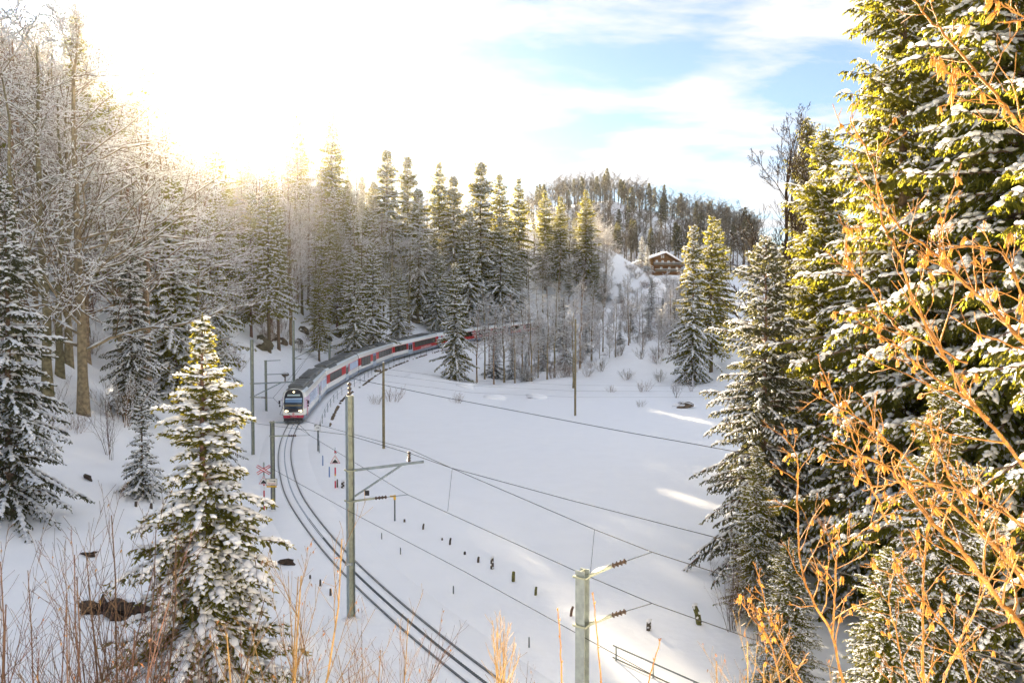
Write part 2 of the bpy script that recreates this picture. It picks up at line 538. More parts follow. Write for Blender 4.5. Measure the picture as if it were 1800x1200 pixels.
def ground(x, y):
    shp = np.shape(x)
    x = np.asarray(x, float).ravel(); y = np.asarray(y, float).ravel()
    d, zt, _ = track_dist(x, y)
    a = np.abs(d)
    # left bank and wooded hill
    m = 0.16 + 0.84 * smooth(y, 18, 56)
    rise = np.where(a < 3, 0, np.where(a < 14, 0.62 * (a - 3), 6.8 + 0.72 * (np.minimum(a, 48) - 14) + 0.06 * np.clip(a - 48, 0, 60)))
    shoulder = smooth(a, 3.0, 8.0)
    rough_l = (0.45 * noise2(x, y, 3, 6, 0.12, 0.9) + 0.16 * noise2(x, y, 4, 7, 0.7, 2.6)) * smooth(a, 5, 14)
    zl = zt + rise * m * (0.55 + 0.45 * shoulder) + rough_l * np.clip(m, 0.3, 1)
    # meadow and the slope under the embankment
    fall = smooth(a, 2.4, 26)
    zr = zt * (1 - fall) + 0.12 * noise2(x, y, 5, 5, 0.06, 0.25) * smooth(a, 3, 10)
    zr = zr - 0.34 * np.exp(-((a - 4.6) / 0.7) ** 2) * smooth(y, 12, 20) * (1 - smooth(y, 58, 75))
    k = 0.060 + 0.085 * smooth(x, 0, 26)
    yy = np.maximum(y - 126, 0)
    zb = k * np.minimum(yy, 172) + (0.5 * noise2(x, y, 8, 5, 0.1, 0.6) + 0.25 * noise2(x, y, 9, 6, 0.4, 1.4)) * smooth(yy, 4, 20)
    edge = 0.5 * np.exp(-((y - 128 - 3 * np.sin(x * 0.21) - 2 * np.sin(x * 0.09 + 1)) / 3.0) ** 2)
    # far hill behind the chalet
    hx = np.interp(x, [-60, 20, 64, 125, 160, 260], [0.80, 0.92, 1.0, 0.70, 0.5, 0.3])
    zf = hx * np.interp(y, [0, 318, 370, 500, 560, 760], [0, 0, 12, 68, 78, 70])
    xb = 12.5 + np.clip(y, 0, 140) / 120 * 17
    bank = 0.22 * np.clip(x - xb, 0, 60) * (1 - smooth(y, 120, 200))
    near_cut = np.exp(-(d / 5.0) ** 2) * (1 - smooth(x, 14, 26))
    zright = np.maximum(zr, zb * (1 - near_cut) + zt * near_cut * (yy > 0)) + edge * (d < -8) + bank * (1 - near_cut)
    right = (d < 0)
    z = np.where(right, zright, zl)
    # past the end of the visible line the two slopes run into one another
    w = np.maximum(smooth(x, 18, 60) * smooth(y, 150, 200), smooth(y, 285, 345))
    z = z * (1 - w) + (zb + bank) * w
    q_ = smooth(y, 300, 360)
    z = z + 0.84 * zf * np.where(right, 1, smooth(x, 10, 60) * (1 - q_) + q_ * smooth(x, -80, -20))
    # hillside under the camera
    zc = 10.1 - 0.56 * np.maximum(y, -4) - 0.10 * np.maximum(-x - 4, 0) + 0.25 * noise2(x, y, 11, 5, 0.3, 1.5)
    z = np.where(y < 26, np.maximum(z, zc), z)
    # sit the ground a little under the laid track bed
    z = z - 0.10 * (1 - smooth(a, 1.5, 2.2)) * (x < 30)
    return z.reshape(shp)


def gz(x, y):
    return float(ground(np.array([x]), np.array([y]))[0])


def grid_lines(segs):
    out = []
    for a, b, st in segs:
        out.append(np.arange(a, b, st))
    return np.unique(np.round(np.concatenate(out), 4))


gxl = grid_lines([(-260, -90, 6), (-90, -45, 2.0), (-45, -30, 0.8), (-30, 16, 0.4), (16, 60, 1.4), (60, 150, 4), (150, 320, 9)])
gyl = grid_lines([(-12, 6, 1.0), (6, 75, 0.45), (75, 140, 0.9), (140, 235, 1.3), (235, 340, 3), (340, 640, 7)])
GX, GY = np.meshgrid(gxl, gyl)
GZ = ground(GX, GY)
g = Geo()
ny, nx = GX.shape
idx = np.arange(nx * ny).reshape(ny, nx)
g.add(np.stack([GX, GY, GZ], -1).reshape(-1, 3), np.stack([idx[:-1, :-1], idx[:-1, 1:], idx[1:, 1:], idx[1:, :-1]], -1).reshape(-1, 4))
tag(link('snow_ground', g.mesh('snow_ground', [SNOW], True)), kind='structure')

# snow-filled track bed: a swept cross-section with the two flange grooves
BED = [(-2.6, -0.30), (-2.0, -0.02), (-1.4, 0.03), (-0.72, 0.035), (-0.56, 0.03), (-0.545, 0.0), (-0.47, 0.0), (-0.42, 0.035), (-0.20, 0.05), (-0.10, 0.025),
       (0.10, 0.025), (0.20, 0.05), (0.42, 0.035), (0.47, 0.0), (0.545, 0.0), (0.56, 0.03), (0.72, 0.035), (1.4, 0.03), (2.0, -0.02), (2.6, -0.30)]


def sweep(profile, lo=0, hi=None, closed=False, m=0, geo=None):
    P = TR[lo:hi]; N = TN[lo:hi]
    pr = np.array(profile)
    v = P[:, None, :] + N[:, None, :] * pr[None, :, 0, None] + np.array([0, 0, 1.0]) * pr[None, :, 1, None]
    n, k = v.shape[:2]
    ii = np.arange(n * k).reshape(n, k)
    if closed:
        jj = np.roll(ii, -1, 1)
        f = np.stack([ii[:-1], jj[:-1], jj[1:], ii[1:]], -1)
    else:
        f = np.stack([ii[:-1, :-1], ii[:-1, 1:], ii[1:, 1:], ii[1:, :-1]], -1)
    f = f[..., ::-1]
    geo.add(v.reshape(-1, 3), f.reshape(-1, 4), m)


g = Geo(); sweep(BED, geo=g)
tag(link('track_bed', g.mesh('track_bed', [SNOW], True)), kind='structure')
railway = tag(link('railway_track', None), kind='structure')
for off in (0.51, -0.51):
    g = Geo()
    sweep([(off - 0.028, -0.045), (off - 0.028, 0.07), (off + 0.028, 0.07), (off + 0.028, -0.045)], closed=True, geo=g)
    link('rail', g.mesh('rail', [RAIL]), railway)
g = Geo()
sweep([(-0.05, -0.05), (-0.05, 0.05), (-0.03, 0.05), (-0.03, -0.05)], hi=86, closed=True, geo=g)
sweep([(0.03, -0.05), (0.03, 0.05), (0.05, 0.05), (0.05, -0.05)], hi=86, closed=True, geo=g)
sweep([(-0.045, -0.05), (-0.045, 0.045), (0.045, 0.045), (0.045, -0.05)], lo=85, closed=True, m=1, geo=g)
link('rack_rail', g.mesh('rack_rail', [STEEL_DARK, FROST_STEEL]), railway)
g = Geo()
sq = np.arange(0, 38, 0.13)
for s_ in sq:
    p = np.array([np.interp(s_, TS, TR[:, i]) for i in range(3)])
    nn = np.array([np.interp(s_, TS, TN[:, i]) for i in range(2)])
    a_ = math.atan2(nn[1], nn[0])
    R_ = np.array([[cos(a_), -sin(a_), 0], [sin(a_), cos(a_), 0], [0, 0, 1]])
    g.box(p + np.array([0, 0, 0.035]), (0.11, 0.05, 0.05), 0, R_)
tag(link('rack_teeth', g.mesh('rack_teeth', [STEEL_DARK]), railway), kind='stuff')

# ------------------------------------------------------------------ winter haze
HAZE = bpy.data.materials.new('winter_haze')
HAZE.use_nodes = True
ht = HAZE.node_tree
ht.nodes.remove(ht.nodes['Principled BSDF'])
pv = nd(ht, 'ShaderNodeVolumePrincipled')
pv.inputs['Color'].default_value = (1, 1, 1, 1)
pv.inputs['Density'].default_value = 0.00004
pv.inputs['Anisotropy'].default_value = 0.955
ht.links.new(pv.outputs[0], [n for n in ht.nodes if n.type == 'OUTPUT_MATERIAL'][0].inputs['Volume'])
g = Geo(); g.box((30, 310, 54.5), (640, 700, 113))
tag(link('haze', g.mesh('haze', [HAZE])), kind='stuff')


# ------------------------------------------------------------------ trees
def spruce_meshes(name, seed, H, R, crown0=1.0, dz=0.45, nbr=6, tsp=0.2, nl=4, snow=0.6, droop=0.5, hang=0.3, needle=NEEDLE,
                  tl=0.55, nw=0.17, top_gap=0.0, snow_w=1.0, trunk_r=None, fill=1.0, upsweep=0.3, ragged=0.25, pow_=0.85):
    """trunk mesh and crown mesh (needles + snow) of one spruce, base at the origin"""
    rg = np.random.default_rng(seed)
    tr = trunk_r or H * 0.0115
    gt = Geo()
    hz = np.linspace(-0.8, H * 0.99, 14)
    px = 0.05 * np.sin(hz * 0.35 + seed); py_ = 0.05 * np.cos(hz * 0.3 + seed)
    gt.tubes(np.stack([px, py_, hz], 1)[None], (tr * (1 - np.clip(hz, 0, H) / H) ** 0.9 + 0.012)[None] * np.where(hz < 0.2, 1.25, 1.0), 0, 8)
    hs, lens, el, az = [], [], [], []
    h = crown0
    while h < H * 0.985:
        t = (h - crown0) / (H - crown0)
        base = R * (1 - t) ** pow_ * (1 - 0.35 * math.exp(-t / 0.05)) + 0.06
        lump = 1 + ragged * 0.6 * math.sin(h * 1.9 + seed) + rg.uniform(-1, 1) * ragged * 0.5
        n = max(3, int(nbr * (0.7 + 0.3 * (1 - t)) * fill + 0.5))
        a0 = rg.uniform(0, 6.28)
        for i in range(n):
            if rg.random() < 0.06:
                continue
            hs.append(h + rg.uniform(-0.4, 0.4) * dz)
            lens.append(base * lump * rg.uniform(0.72, 1.12))
            el.append(-0.10 + 0.75 * t ** 1.6 + rg.uniform(-0.12, 0.12))
            az.append(a0 + i * 2 * pi / n + rg.uniform(-0.3, 0.3))
        h += dz * (0.75 + 0.5 * rg.random()) * (0.55 + 0.45 * (1 - t)) * (1 if t < 0.9 else 0.7)
    hs, L, el, az = map(np.array, (hs, lens, el, az))
    tt = (hs - crown0) / (H - crown0)
    dr = droop * (1 - 0.75 * tt) * rg.uniform(0.7, 1.3, len(hs))
    up = upsweep * (1 - tt) * rg.uniform(0.5, 1.3, len(hs))

    def curve(s, j):
        """point on branch j at parameter s"""
        rr = L[j] * s * (1 - 0.10 * s)
        z = hs[j] + L[j] * (np.tan(el[j]) * s - dr[j] * s ** 2 + up[j] * s ** 3)
        return np.stack([rr * np.cos(az[j]), rr * np.sin(az[j]), z], -1)

    nb = len(hs)
    S5 = np.linspace(0, 1, 5)
    BP = np.stack([curve(np.full(nb, s), np.arange(nb)) for s in S5], 1)
    gt.tubes(BP, (0.010 + 0.014 * L)[:, None] * np.linspace(1, 0.25, 5)[None], 0, 3)
    # twigs both sides of every branch
    cnt = np.maximum(3, (L / tsp).astype(int))
    j = np.repeat(np.arange(nb), cnt)
    k = np.concatenate([np.arange(c) for c in cnt])
    s = 0.10 + 0.90 * (k + rg.uniform(0, 1, len(k))) / cnt[j]
    side = np.where((k + j) % 2 == 0, 1.0, -1.0)
    p0 = curve(s, j)
    tan_ = unit(curve(np.minimum(s + 0.02, 1.02), j) - curve(s - 0.02, j))
    lat = np.stack([-np.sin(az[j]), np.cos(az[j]), 0 * s], -1) * side[:, None]
    ang = rg.uniform(0.65, 1.15, len(s)) * (1 - 0.65 * smooth(s, 0.85, 1.0))
    d = unit(tan_ * np.cos(ang)[:, None] + lat * np.sin(ang)[:, None] + np.array([0, 0, 1.0]) * (rg.uniform(-0.35, 0.1, len(s)) - hang * 0.5)[:, None])
    ln = tl * np.minimum(1.0, 0.25 + L[j] / 2.2) * (1.15 - 0.72 * s) * rg.uniform(0.6, 1.2, len(s))
    p1 = p0 + d * ln[:, None]
    gc = Geo()
    gc.spikes(p0, p1, np.minimum(nw * 0.55, ln * 0.3), 0, 3, 0.7, 0.4)
    if nl:
        jj = np.repeat(np.arange(len(s)), nl)
        q = (np.tile(np.arange(nl), len(s)) + rg.uniform(0.1, 0.9, len(jj))) / nl
        a = p0[jj] + d[jj] * (ln[jj] * q)[:, None]
        rnd = rg.normal(0, 0.55, (len(jj), 3))
        dd = unit(d[jj] * 0.8 + rnd + np.array([0, 0, -1.0]) * hang * rg.uniform(0.4, 1.6, len(jj))[:, None])
        l2 = nw * 1.7 * rg.uniform(0.6, 1.3, len(jj)) * np.minimum(1.0, 0.4 + ln[jj])
        gc.blades(a, a + dd * l2[:, None], l2 * 0.17, 0, 0.4)
    if snow > 0:
        # pads of snow lying on the twigs, thicker towards the outer half of each branch
        depth = snow * (0.45 + 0.75 * s) * (0.75 + 0.5 * np.sin(hs[j] * 2.3 + az[j] * 2.0))
        keep = rg.random(len(s)) < depth
        kk_ = np.repeat(np.nonzero(keep)[0], 2)
        qa = np.tile(np.array([0.0, 0.42]), keep.sum()) + rg.uniform(-0.05, 0.16, len(kk_))
        qb = np.minimum(qa + rg.uniform(0.45, 0.8, len(kk_)), 1.0)
        b0 = p0[kk_] + d[kk_] * (ln[kk_] * qa)[:, None]; b1 = p0[kk_] + d[kk_] * (ln[kk_] * qb)[:, None]
        jit = rg.normal(0, 0.018, b0.shape) * [1, 1, 0.4]
        w = np.minimum(nw * 0.50, 0.10) * snow_w * rg.uniform(0.55, 1.35, len(kk_))
        gc.spikes(b0 + jit + np.array([0, 0, 1]) * (w * 0.6)[:, None], b1 + jit + np.array([0, 0, 1]) * (w * 0.35)[:, None], w, 1, 5, 0.5, 0.5)
        if nl:
            pick = np.nonzero(rg.random(len(jj)) < 0.06 * snow)[0]
            w = l2[pick] * 0.20
            gc.spikes(a[pick] + np.array([0, 0, 1]) * (w * 0.8)[:, None], a[pick] + dd[pick] * (l2[pick] * 0.8)[:, None] + np.array([0, 0, 1]) * (w * 0.6)[:, None], w, 1, 3, 0.7, 0.5)
        # along the branch itself
        cn = np.maximum(2, (L / 0.26).astype(int))
        jb = np.repeat(np.arange(nb), cn)
        kb = np.concatenate([np.arange(c) for c in cn])
        s0 = (kb + 0.1) / cn[jb]
        kp = rg.random(len(jb)) < snow * 1.0
        jb, s0 = jb[kp], s0[kp]
        s1 = np.minimum(s0 + 1.9 / cn[jb], 1.0)
        w = np.minimum(nw * 0.6, 0.11) * snow_w * rg.uniform(0.7, 1.5, len(jb)) * np.minimum(1, 0.35 + L[jb] * 0.5)
        gc.spikes(curve(s0, jb) + np.array([0, 0, 1]) * (w * 0.6)[:, None], curve(s1, jb) + np.array([0, 0, 1]) * (w * 0.5)[:, None], w, 1, 5, 0.65, 0.5)
    # leader
    gc.spikes(np.array([[0, 0, H * 0.95]]), np.array([[0, 0, H * 1.01]]), 0.05, 0)
    return gt.mesh(name + '_trunk', [BARK_SPRUCE]), gc.mesh(name + '_crown', [needle, SNOW_TREE], soft=1)


def grow(rg, P, Rr, m, t0, t1, ratio, ang, up, k=5, wig=0.12, rratio=0.55, taper=0.35, flat_up=None):
    """m children on each parent polyline"""
    N, kk, _ = P.shape
    j = np.repeat(np.arange(N), m)
    q = np.tile(np.arange(m), N)
    t = t0 + (t1 - t0) * (q + rg.uniform(0.05, 0.95, len(j))) / m
    f = t * (kk - 1)
    i = np.minimum(f.astype(int), kk - 2)
    u = (f - i)[:, None]
    base = P[j, i] * (1 - u) + P[j, i + 1] * u
    T = unit(P[j, i + 1] - P[j, i])
    plen = np.linalg.norm(np.diff(P, axis=1), axis=2).sum(1)
    rad = Rr[j, i] * (1 - u[:, 0]) + Rr[j, i + 1] * u[:, 0]
    rnd = unit(rg.normal(0, 1, (len(j), 3)))
    perp = unit(rnd - T * (rnd * T).sum(1, keepdims=True))
    a = rg.normal(ang, 0.16, len(j))
    d = unit(T * np.cos(a)[:, None] + perp * np.sin(a)[:, None])
    ln = plen[j] * ratio * (1.12 - 0.75 * (t - t0) / max(1e-6, t1 - t0)) * rg.uniform(0.65, 1.2, len(j))
    pts = [base]
    for n in range(1, k):
        d = unit(d + rg.normal(0, wig, d.shape) + np.array([0, 0, up / (k - 1)]))
        pts.append(pts[-1] + d * (ln / (k - 1))[:, None])
    Q = np.stack(pts, 1)
    r0 = np.minimum(rad * rratio, ln * 0.03 + 0.004)
    return Q, r0[:, None] * np.linspace(1, taper, k)[None]


def snow_on(geo, P, R, m, rg, prob=0.8, th=0.02, minr=0.0):
    """ridges of snow on the upper side of the flatter stretches"""
    a = P[:, :-1].reshape(-1, 3); b = P[:, 1:].reshape(-1, 3)
    r = R[:, :-1].reshape(-1)
    d = unit(b - a)
    ok = (np.abs(d[:, 2]) < 0.86) & (rg.random(len(a)) < prob)
    a, b, r, dz = a[ok], b[ok], r[ok], np.abs(d[ok, 2])
    ext = (b - a) * 0.06
    w = (r * 1.0 + th) * (1 - 0.45 * dz) * rg.uniform(0.75, 1.25, len(a))
    lift = np.array([0, 0, 1.0]) * (r * 0.75 + w * 0.30)[:, None]
    geo.spikes(a - ext + lift, b + ext + lift, w, m, 4, 0.75, 0.5)


def beech_meshes(name, seed, H, spread=0.36, crown0=0.3, trunk_r=None, limbs=16, m2=6, m3=5, m4=0, snow=0.8, th=0.022, up=0.25, ang=1.05,
                 bark=None, twig=None, lean=0.0, minr=0.006, n_trunk=7, rr=0.45):
    rg = np.random.default_rng(seed)
    tr = trunk_r or H * 0.012
    k = 9
    tz = np.linspace(-0.6, H * 0.93, k)
    wob = np.cumsum(rg.normal(0, 0.012 * H, (k, 2)) * (np.arange(k)[:, None] / k), axis=0)
    P0 = np.stack([wob[:, 0] + lean * np.clip(tz, 0, None) ** 1.3 / H ** 0.3, wob[:, 1], tz], 1)[None]
    R0 = (tr * (1 - 0.9 * np.clip(tz, 0, None) / H) + 0.01)[None]
    R0[0, 0] *= 1.4; R0[0, 1] *= 1.0
    gt = Geo(); gc = Geo()
    gt.tubes(P0, R0, 0, n_trunk)
    P1, R1 = grow(rg, P0, R0, limbs, crown0, 0.99, spread, ang, up, 6, 0.16, rr)
    P1[..., :2] = P1[..., :2]
    gt.tubes(P1, R1, 0, 4)
    P2, R2 = grow(rg, P1, R1, m2, 0.15, 1.0, 0.50, 0.75, up * 0.7, 5, 0.16, 0.6)
    gc.tubes(P2, np.maximum(R2, minr), 0, 3)
    lev = [(P1, R1), (P2, R2)]
    P3, R3 = grow(rg, P2, R2, m3, 0.15, 1.0, 0.5, 0.7, up * 0.6, 4, 0.16, 0.6)
    gc.tubes(P3, np.maximum(R3, minr), 0, 3)
    lev.append((P3, R3))
    if m4:
        P4, R4 = grow(rg, P3, R3, m4, 0.2, 1.0, 0.55, 0.65, up * 0.5, 3, 0.14, 0.6)
        gc.tubes(P4, np.maximum(R4, minr), 0, 3)
        lev.append((P4, R4))
    if snow:
        for P, R in lev:
            snow_on(gc, P, np.maximum(R, minr), 1, rg, snow, th)
    return gt.mesh(name + '_trunk', [bark or BARK_BEECH]), gc.mesh(name + '_crown', [twig or BARK_TWIG, SNOW_TREE], soft=1)


def shrub_mesh(name, seed, H, stems=9, fan=0.35, m1=6, m2=4, bark=BARK_RED, snow=0.0, r=0.016, th=0.01, up=0.25, leaves=0, minr=0.0025, wig=0.07, spread=0.3):
    rg = np.random.default_rng(seed)
    k = 7
    P = []
    for i in range(stems):
        a = rg.uniform(0, 6.28); f = abs(rg.normal(0, fan)) + 0.05
        hh = H * rg.uniform(0.6, 1.05)
        d = np.array([cos(a) * f, sin(a) * f, 1.0]); d /= np.linalg.norm(d)
        p = np.array([cos(a) * spread * rg.random(), sin(a) * spread * rg.random(), -0.3])
        pts = [p]
        for n in range(k - 1):
            d = unit(d + rg.normal(0, wig, 3) + np.array([0, 0, 0.05]))
            pts.append(pts[-1] + d * hh / (k - 1))
        P.append(pts)
    P = np.array(P)
    R = r * rg.uniform(0.6, 1.2, stems)[:, None] * np.linspace(1, 0.3, k)[None]
    gs = Geo(); gc = Geo()
    gs.tubes(P, R, 0, 5)
    P1, R1 = grow(rg, P, R, m1, 0.2, 1.0, 0.42, 0.5, up, 5, 0.08, 0.6)
    gc.tubes(P1, np.maximum(R1, minr), 0, 3)
    P2, R2 = grow(rg, P1, R1, m2, 0.15, 1.0, 0.45, 0.55, up, 4, 0.08, 0.65)
    gc.tubes(P2, np.maximum(R2, minr), 0, 3)
    if snow:
        for p, q in ((P, R), (P1, R1), (P2, R2)):
            snow_on(gc, p, q, 1, rg, snow, th)
    if leaves:
        tips = np.concatenate([P1[:, -1], P2[:, -1], P2[:, 2]])
        pick = tips[rg.choice(len(tips), min(leaves, len(tips)), replace=False)]
        gc.spikes(pick, pick + np.array([0, 0, -1]) * 0.05 + rg.normal(0, 0.015, pick.shape), 0.010, 2, 3)
    return gs.mesh(name + '_stems', [bark]), gc.mesh(name + '_twigs', [bark, SNOW_TREE, DRY_LEAF])


PROTO = {}


def plant(kind, x, y, H, label, group=None, rz=None, wide=1.0, name='spruce_tree', cat='tree', z=None, sink=0.0, parts=('trunk', 'crown'), tilt=0.0):
    """a tree of the kind, scaled to height H, standing on the ground at x, y"""
    mt, mc, H0 = PROTO[kind]
    s = H / H0
    zz_ = (gz(x, y) if z is None else z) - sink
    rz_ = RND.uniform(0, 6.28) if rz is None else rz
    t = thing(name, label, cat, (x, y, zz_), rz_, group, (s * wide, s * wide, s), rot=(tilt, 0, rz_))
    link(parts[0], mt, t)
    link(parts[1], mc, t)
    return t


RND = random.Random(7)


def proto(kind, H, fn, **kw):
    PROTO[kind] = (*fn(kind, H=H, **kw), H)


# big unique trees near the camera
proto('near_snow_spruce', 12, spruce_meshes, seed=3, R=2.9, crown0=0.4, dz=0.34, nbr=8, tsp=0.115, nl=8, snow=1.25, droop=0.62, hang=0.35, tl=0.60, nw=0.105, snow_w=1.55, upsweep=0.26, needle=NEEDLE, ragged=0.34, pow_=1.0)
proto('tall_spruce', 30, spruce_meshes, seed=11, R=5.6, crown0=1.5, dz=0.55, nbr=9, tsp=0.16, nl=9, snow=0.52, droop=0.50, hang=1.0, tl=0.80, nw=0.125, snow_w=1.5, needle=NEEDLE_OLIVE, ragged=0.45, pow_=0.7)
proto('grey_spruce', 17, spruce_meshes, seed=17, R=3.9, crown0=1.3, dz=0.46, nbr=7, tsp=0.15, nl=8, snow=0.62, droop=0.42, hang=0.8, tl=0.7, nw=0.115, snow_w=1.15, needle=NEEDLE_DARK, ragged=0.45, pow_=0.62, upsweep=0.12)
proto('dark_snow_spruce', 16, spruce_meshes, seed=23, R=3.6, crown0=0.6, dz=0.48, nbr=7, tsp=0.16, nl=8, snow=0.95, droop=0.6, hang=0.5, tl=0.7, nw=0.12, snow_w=1.35, needle=NEEDLE_DARK, ragged=0.4)
# middle distance
proto('spruce_snowy', 22, spruce_meshes, seed=31, pow_=0.72, R=4.7, crown0=1.2, dz=0.58, nbr=6, tsp=0.30, nl=6, snow=0.95, droop=0.55, hang=0.45, tl=0.85, nw=0.22, snow_w=1.5, needle=NEEDLE, ragged=0.45)
proto('spruce_green', 24, spruce_meshes, seed=37, pow_=0.68, R=4.7, crown0=3.5, dz=0.60, nbr=6, tsp=0.30, nl=6, snow=0.50, droop=0.45, hang=0.5, tl=0.85, nw=0.22, snow_w=1.2, needle=NEEDLE_OLIVE, ragged=0.45)
proto('spruce_slim', 25, spruce_meshes, seed=41, pow_=0.7, R=4.0, crown0=6.5, dz=0.66, nbr=6, tsp=0.32, nl=6, snow=0.65, droop=0.5, hang=0.5, tl=0.85, nw=0.22, snow_w=1.3, needle=NEEDLE, ragged=0.5)
proto('small_snow_spruce', 6, spruce_meshes, seed=43, R=1.6, crown0=0.15, dz=0.30, nbr=7, tsp=0.13, nl=5, snow=1.1, droop=0.55, hang=0.25, tl=0.42, nw=0.11, snow_w=1.4, needle=NEEDLE_DARK, ragged=0.35)
proto('big_beech', 24, beech_meshes, seed=51, spread=0.40, crown0=0.16, trunk_r=0.30, limbs=34, m2=9, m3=7, snow=0.92, th=0.036, up=0.05, ang=1.25, minr=0.010, n_trunk=10, rr=0.34)
proto('beech_a', 22, beech_meshes, seed=53, spread=0.40, crown0=0.25, limbs=20, m2=6, m3=3, snow=0.9, th=0.050, up=0.22, ang=1.1, minr=0.014, rr=0.38)
proto('beech_b', 22, beech_meshes, seed=57, spread=0.32, crown0=0.36, limbs=20, m2=6, m3=3, snow=0.9, th=0.048, up=0.45, ang=0.9, minr=0.014, lean=0.03, rr=0.38)
proto('beech_c', 20, beech_meshes, seed=59, spread=0.48, crown0=0.20, limbs=19, m2=6, m3=3, snow=0.95, th=0.052, up=0.06, ang=1.25, minr=0.014, rr=0.38)
proto('slender_tree', 15, beech_meshes, seed=61, spread=0.24, crown0=0.30, limbs=20, m2=6, m3=4, snow=0.9, th=0.042, up=0.30, ang=0.95, minr=0.010, trunk_r=0.13)
proto('bare_tree', 20, beech_meshes, seed=67, spread=0.45, crown0=0.35, limbs=18, m2=8, m3=6, m4=4, snow=0.10, th=0.008, up=0.8, ang=0.75, minr=0.0085, trunk_r=0.22, twig=BARK_DARK, bark=BARK_DARK)
proto('young_tree', 7, beech_meshes, seed=71, spread=0.42, crown0=0.12, limbs=18, m2=6, m3=4, snow=0.95, th=0.055, up=0.35, ang=0.85, minr=0.010, trunk_r=0.07, n_trunk=5)
# far hill
proto('far_beech', 23, beech_meshes, seed=73, spread=0.30, crown0=0.38, limbs=18, m2=6, m3=4, snow=0.15, bark=BARK_GREY, twig=BARK_GREY, th=0.03, up=0.5, ang=0.75, minr=0.036, trunk_r=0.26, n_trunk=5)
proto('far_spruce', 22, spruce_meshes, seed=79, R=2.6, crown0=9, dz=0.9, nbr=5, tsp=0.7, nl=4, snow=0.5, tl=1.1, nw=0.5, snow_w=1.4, needle=NEEDLE_DARK)
# shrubs
proto('red_shrub', 5, shrub_mesh, seed=81, stems=10, fan=0.30, m1=8, m2=5, r=0.022, leaves=30)
proto('red_shrub_b', 5, shrub_mesh, seed=82, stems=7, fan=0.22, m1=9, m2=4, r=0.02, leaves=40)
proto('ochre_shrub', 5, shrub_mesh, seed=83, stems=5, fan=0.25, m1=8, m2=5, r=0.03, bark=BARK_OCHRE, leaves=60)
proto('meadow_bush', 1.6, shrub_mesh, seed=85, stems=14, fan=0.6, m1=5, m2=3, r=0.012, bark=BARK_TWIG, snow=0.5, th=0.012, minr=0.004)
proto('snowy_bush', 3.0, shrub_mesh, seed=87, stems=14, fan=0.6, m1=7, m2=5, r=0.02, bark=BARK_TWIG, snow=0.9, th=0.028, minr=0.006)

# --- trees on the right bank
plant('tall_spruce', 15.6, 32.0, 29, 'very tall olive-green spruce at the right, its crown against the sky', rz=0.4, wide=1.0)
plant('tall_spruce', 17.6, 27.5, 34, 'tallest dark green spruce at the right edge behind the orange hazel twigs', rz=2.2, wide=1.05)
plant('tall_spruce', 17.0, 21.5, 30, 'snow-laden spruce cut by the right edge of the picture', rz=4.0, wide=0.95)
plant('tall_spruce', 15.6, 40.0, 21.5, 'yellow-green sunlit spruce between the grey spruce and the tall spruces', rz=1.0, wide=1.15)
plant('grey_spruce', 11.6, 36.5, 15.8, 'grey-green spruce with layered drooping branches at the meadow edge', rz=0.3, wide=1.0)
plant('tall_spruce', 22.4, 61.0, 27.0, 'slim spruce behind the bare upright tree at the right', rz=3.0, wide=0.75)
plant('tall_spruce', 12.2, 22.5, 10.5, 'low green spruce under the hazel at the bottom right', rz=5.0, wide=1.25)
plant('tall_spruce', 9.6, 31.0, 7.0, 'small olive spruce at the foot of the grey spruce by the meadow', rz=5.6, wide=1.2)
plant('tall_spruce', 8.6, 24.5, 5.2, 'low spreading green spruce at the bottom right of the meadow edge', rz=2.2, wide=1.5)
plant('tall_spruce', 9.3, 19.5, 6.5, 'low spruce thicket behind the hazel near the bottom edge', rz=0.9, wide=1.5)
plant('tall_spruce', 20.8, 36.0, 36, 'dense spruce filling the gap behind the two tallest right-hand spruces', rz=3.6, wide=1.1)
plant('spruce_green', 22.5, 49.0, 24, 'yellow-green spruce standing behind the sunlit spruce on the right bank', wide=1.1)
plant('bare_tree', 18.4, 54.0, 25.0, 'bare upright tree without snow against the sky beside the tall spruces', name='bare_tree', rz=0.5)
plant('bare_tree', 17.0, 50.0, 18.0, 'bare spreading tree with fine drooping twigs over the chalet hill', name='bare_tree', rz=0.9, wide=1.55)
plant('spruce_snowy', 29.5, 130.0, 26, 'dark narrow spruce at the far end of the meadow beside the right bank', wide=0.8)
plant('spruce_green', 34.5, 138.0, 27, 'yellowish spruce just behind the right bank below the far hill')
plant('spruce_green', 38.5, 150.0, 25, 'pale olive spruce half hidden by the right bank trees near the chalet')
plant('near_snow_spruce', -8.55, 22.0, 11.5, 'heavily snow-laden spruce standing alone in front of the track curve', rz=1.2, wide=1.22)
plant('dark_snow_spruce', -22.2, 35.0, 14.6, 'large dark spruce with snowy boughs at the left edge', rz=0.7, wide=1.0)
plant('small_snow_spruce', -19.6, 42.0, 5.6, 'small slim snow-covered spruce beside the big lone spruce', rz=1.0, wide=0.95)
plant('dark_snow_spruce', -26.3, 55.0, 13.5, 'snowy spruce behind the small slim spruce on the left slope', rz=2.0, wide=0.85)
plant('dark_snow_spruce', -22.5, 60.0, 10.5, 'snowy spruce behind the tip of the lone spruce', rz=3.0, wide=0.95)
plant('big_beech', -27.0, 50.0, 26, 'thick pale beech trunk with snowy limbs on the left slope', name='beech_tree', rz=0.8)
plant('spruce_snowy', -9.4, 132.0, 19.5, 'dark snow-flecked spruce standing in front of the train on the meadow edge', rz=0.3, wide=0.95)

